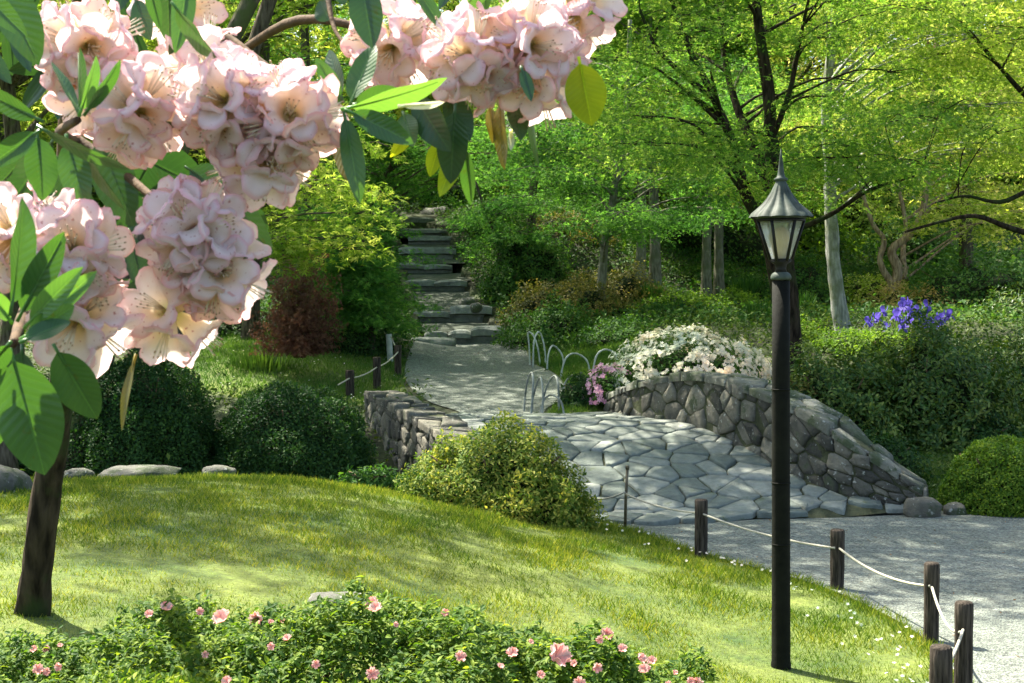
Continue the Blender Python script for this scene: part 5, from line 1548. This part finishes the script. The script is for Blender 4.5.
# flowers ------------------------------------------------------------
def petal_mat():
    m, n, b, L = mat('rhododendron_petal')
    a = n.nodes.new('ShaderNodeAttribute'); a.attribute_name = 'rad'
    r = ramp(n, [(0.0, (.45, .50, .16)), (.22, (.84, .78, .56)), (.5, (.88, .85, .80)), (.82, (.88, .79, .80)), (1.0, (.86, .58, .62))], a.outputs['Fac'])
    oi = n.nodes.new('ShaderNodeObjectInfo')
    warm = ramp(n, [(0, (1.0, .98, 1.02)), (.6, (1, .97, .97)), (1, (1.0, .90, .84))], oi.outputs['Random'])
    col = mixc(n, r.outputs[0], warm.outputs[0], 1.0, 'MULTIPLY')
    # brown stains and freckles
    tc = n.nodes.new('ShaderNodeTexCoord'); vm = n.nodes.new('ShaderNodeVectorMath'); vm.operation = 'ADD'
    L(tc.outputs['Object'], vm.inputs[0]); 
    cmb = n.nodes.new('ShaderNodeCombineXYZ')
    for i_ in range(3): L(oi.outputs['Random'], cmb.inputs[i_])
    L(cmb.outputs[0], vm.inputs[1])
    t = n.nodes.new('ShaderNodeTexNoise'); t.inputs['Scale'].default_value = 26; t.inputs['Detail'].default_value = 4; L(vm.outputs[0], t.inputs['Vector'])
    rr = ramp(n, [(.69, (0, 0, 0)), (.74, (1, 1, 1))], t.outputs[0])
    col = mixc(n, col, (.62, .27, .10), rr.outputs[0])
    t2 = n.nodes.new('ShaderNodeTexNoise'); t2.inputs['Scale'].default_value = 240; t2.inputs['Detail'].default_value = 1; L(vm.outputs[0], t2.inputs['Vector'])
    r3 = ramp(n, [(.70, (0, 0, 0)), (.73, (.7, .7, .7))], t2.outputs[0])
    col = mixc(n, col, (.45, .16, .14), r3.outputs[0])
    t4 = n.nodes.new('ShaderNodeTexNoise'); t4.inputs['Scale'].default_value = 45; t4.inputs['Detail'].default_value = 5; L(vm.outputs[0], t4.inputs['Vector'])
    r4 = ramp(n, [(.3, (1, .93, .94)), (.7, (1, 1, 1))], t4.outputs[0])
    col = mixc(n, col, r4.outputs[0], 1.0, 'MULTIPLY')
    L(col, b.inputs['Base Color']); b.inputs['Roughness'].default_value = .55; b.inputs['Specular IOR Level'].default_value = .25
    bump(n, b, t4.outputs[0], .3, .003)
    tr = n.nodes.new('ShaderNodeBsdfTranslucent'); L(mixc(n, col, (1, .95, .92), 1.0, 'MULTIPLY'), tr.inputs[0])
    mx = n.nodes.new('ShaderNodeMixShader'); mx.inputs[0].default_value = .5
    L(b.outputs[0], mx.inputs[1]); L(tr.outputs[0], mx.inputs[2]); L(mx.outputs[0], n.nodes['Material Output'].inputs[0])
    return m
PET = petal_mat()
mst, n_, b_, L = mat('stamen'); b_.inputs['Base Color'].default_value = (.75, .66, .48, 1)
man, n_, b_, L = mat('anther'); b_.inputs['Base Color'].default_value = (.42, .28, .16, 1)
def flower_mesh(seed, openness):
    rr = random.Random(seed)
    mb = MB(); seg = 60; rings = 12
    V = []; att = []
    ph = [rr.uniform(-.15, .15) for _ in range(5)]; sc = [rr.uniform(.88, 1.1) for _ in range(5)]
    tip = [rr.uniform(-.25, .3) for _ in range(5)]
    for j in range(rings + 1):
        s = j / rings
        for i in range(seg):
            th = 2 * math.pi * i / seg
            lobe = (th / (2 * math.pi) * 5); li = int(round(lobe)) % 5; fr = lobe - round(lobe)   # -.5 .. .5 inside a lobe
            notch = abs(math.cos(math.pi * fr)) ** .6
            edge = (.60 + .44 * notch) * sc[li]
            if s < .4:
                r = .004 + .011 * (s / .4) ** .9; z = .034 * (s / .4)
            else:
                q = (s - .4) / .6
                r = .015 + (.0350 * edge - .015 + .003) * q ** .8 * openness
                z = .034 + .013 * math.sin(q * 1.7) - .005 * q ** 2 * (1 + tip[li]) + (1 - openness) * .02 * q
                z += q ** 1.6 * (.0030 * math.cos(math.pi * 2 * fr) + .0013 * math.sin(th * 13 + seed) + .0006 * math.sin(th * 29 + seed * 2))
                r *= 1 + .015 * math.sin(th * 17 + seed) * q
            V.append((r * math.cos(th + ph[li] * 0), r * math.sin(th), z)); att.append(s)
    Fc = [(j * seg + i, j * seg + (i + 1) % seg, (j + 1) * seg + (i + 1) % seg, (j + 1) * seg + i) for j in range(rings) for i in range(seg)]
    mb.add(V, Fc, 0, att)
    for k in range(8):
        a = k * .785 + rr.uniform(-.2, .2); r = rr.uniform(.004, .009)
        pts = [(0, 0, .008), (r * .5 * math.cos(a), r * .5 * math.sin(a), .03), (r * math.cos(a), r * math.sin(a), .05 + rr.uniform(0, .008))]
        mb.tube(pts, .0005, 5, 1)
        e = Vector(pts[-1]); mb.tube([e, e + Vector((0, 0, .002))], .0008, 6, 2)
    me = bpy.data.meshes.new('flower'); me.from_pydata(mb.v, [], mb.f)
    for m_ in (PET, mst, man): me.materials.append(m_)
    me.polygons.foreach_set('material_index', mb.mi); me.polygons.foreach_set('use_smooth', [True] * len(mb.f))
    A_ = me.attributes.new('rad', 'FLOAT', 'POINT'); A_.data.foreach_set('value', mb.att); me.update()
    return me
FM = [flower_mesh(1, 1.0), flower_mesh(2, .92), flower_mesh(3, 1.08), flower_mesh(4, .8), flower_mesh(5, 1.02)]
TRS = [(88, 48, 42, 1.56, 13), (138, 112, 37, 1.52, 12), (96, 90, 32, 1.6, 7), (228, 104, 38, 1.50, 13), (290, 118, 42, 1.50, 13), (264, 158, 33, 1.52, 9), (74, 252, 42, 1.46, 14), (18, 236, 38, 1.5, 10), (80, 316, 28, 1.48, 8),
       (194, 232, 40, 1.50, 14), (220, 270, 35, 1.52, 10), (172, 312, 29, 1.54, 6), (394, 46, 30, 1.66, 11), (474, 60, 37, 1.6, 13), (528, 46, 34, 1.6, 11), (538, 80, 20, 1.62, 6), (574, 12, 26, 1.66, 9), (180, 8, 24, 1.74, 6), (208, 66, 22, 1.62, 5)]
for (cx, cy, rp_, d, n_) in TRS:
    n_ = max(5, int(n_ * .82))
    c = P(cx, cy, d + .03)
    Rr = rp_ / F * d * .95
    o = thing('flower_cluster', None, None, c - ROOT); o.parent = rh
    for i in range(n_):
        z = 1 - (i + .5) / n_ * 1.25
        ph = i * 2.39996 + cx
        rr = math.sqrt(max(0, 1 - z * z))
        dr = Vector((rr * math.cos(ph), -z, rr * math.sin(ph) - .12)).normalized()
        dr = (dr + Vector((random.uniform(-.18, .18), random.uniform(-.1, .1), random.uniform(-.18, .18)))).normalized()
        fo = link('flower', FM[(i * 3 + int(cx)) % 5], o)
        s = random.uniform(.95, 1.12)
        fo.scale = (s, s, s)
        fo.location = dr * max(.002, Rr - .047 * s * .95 + random.uniform(-.003, .003))
        fo.rotation_mode = 'QUATERNION'
        qd = dr.to_track_quat('Z', 'Y')
        from mathutils import Quaternion
        fo.rotation_quaternion = qd @ Quaternion((0, 0, 1), random.uniform(0, 6.28))
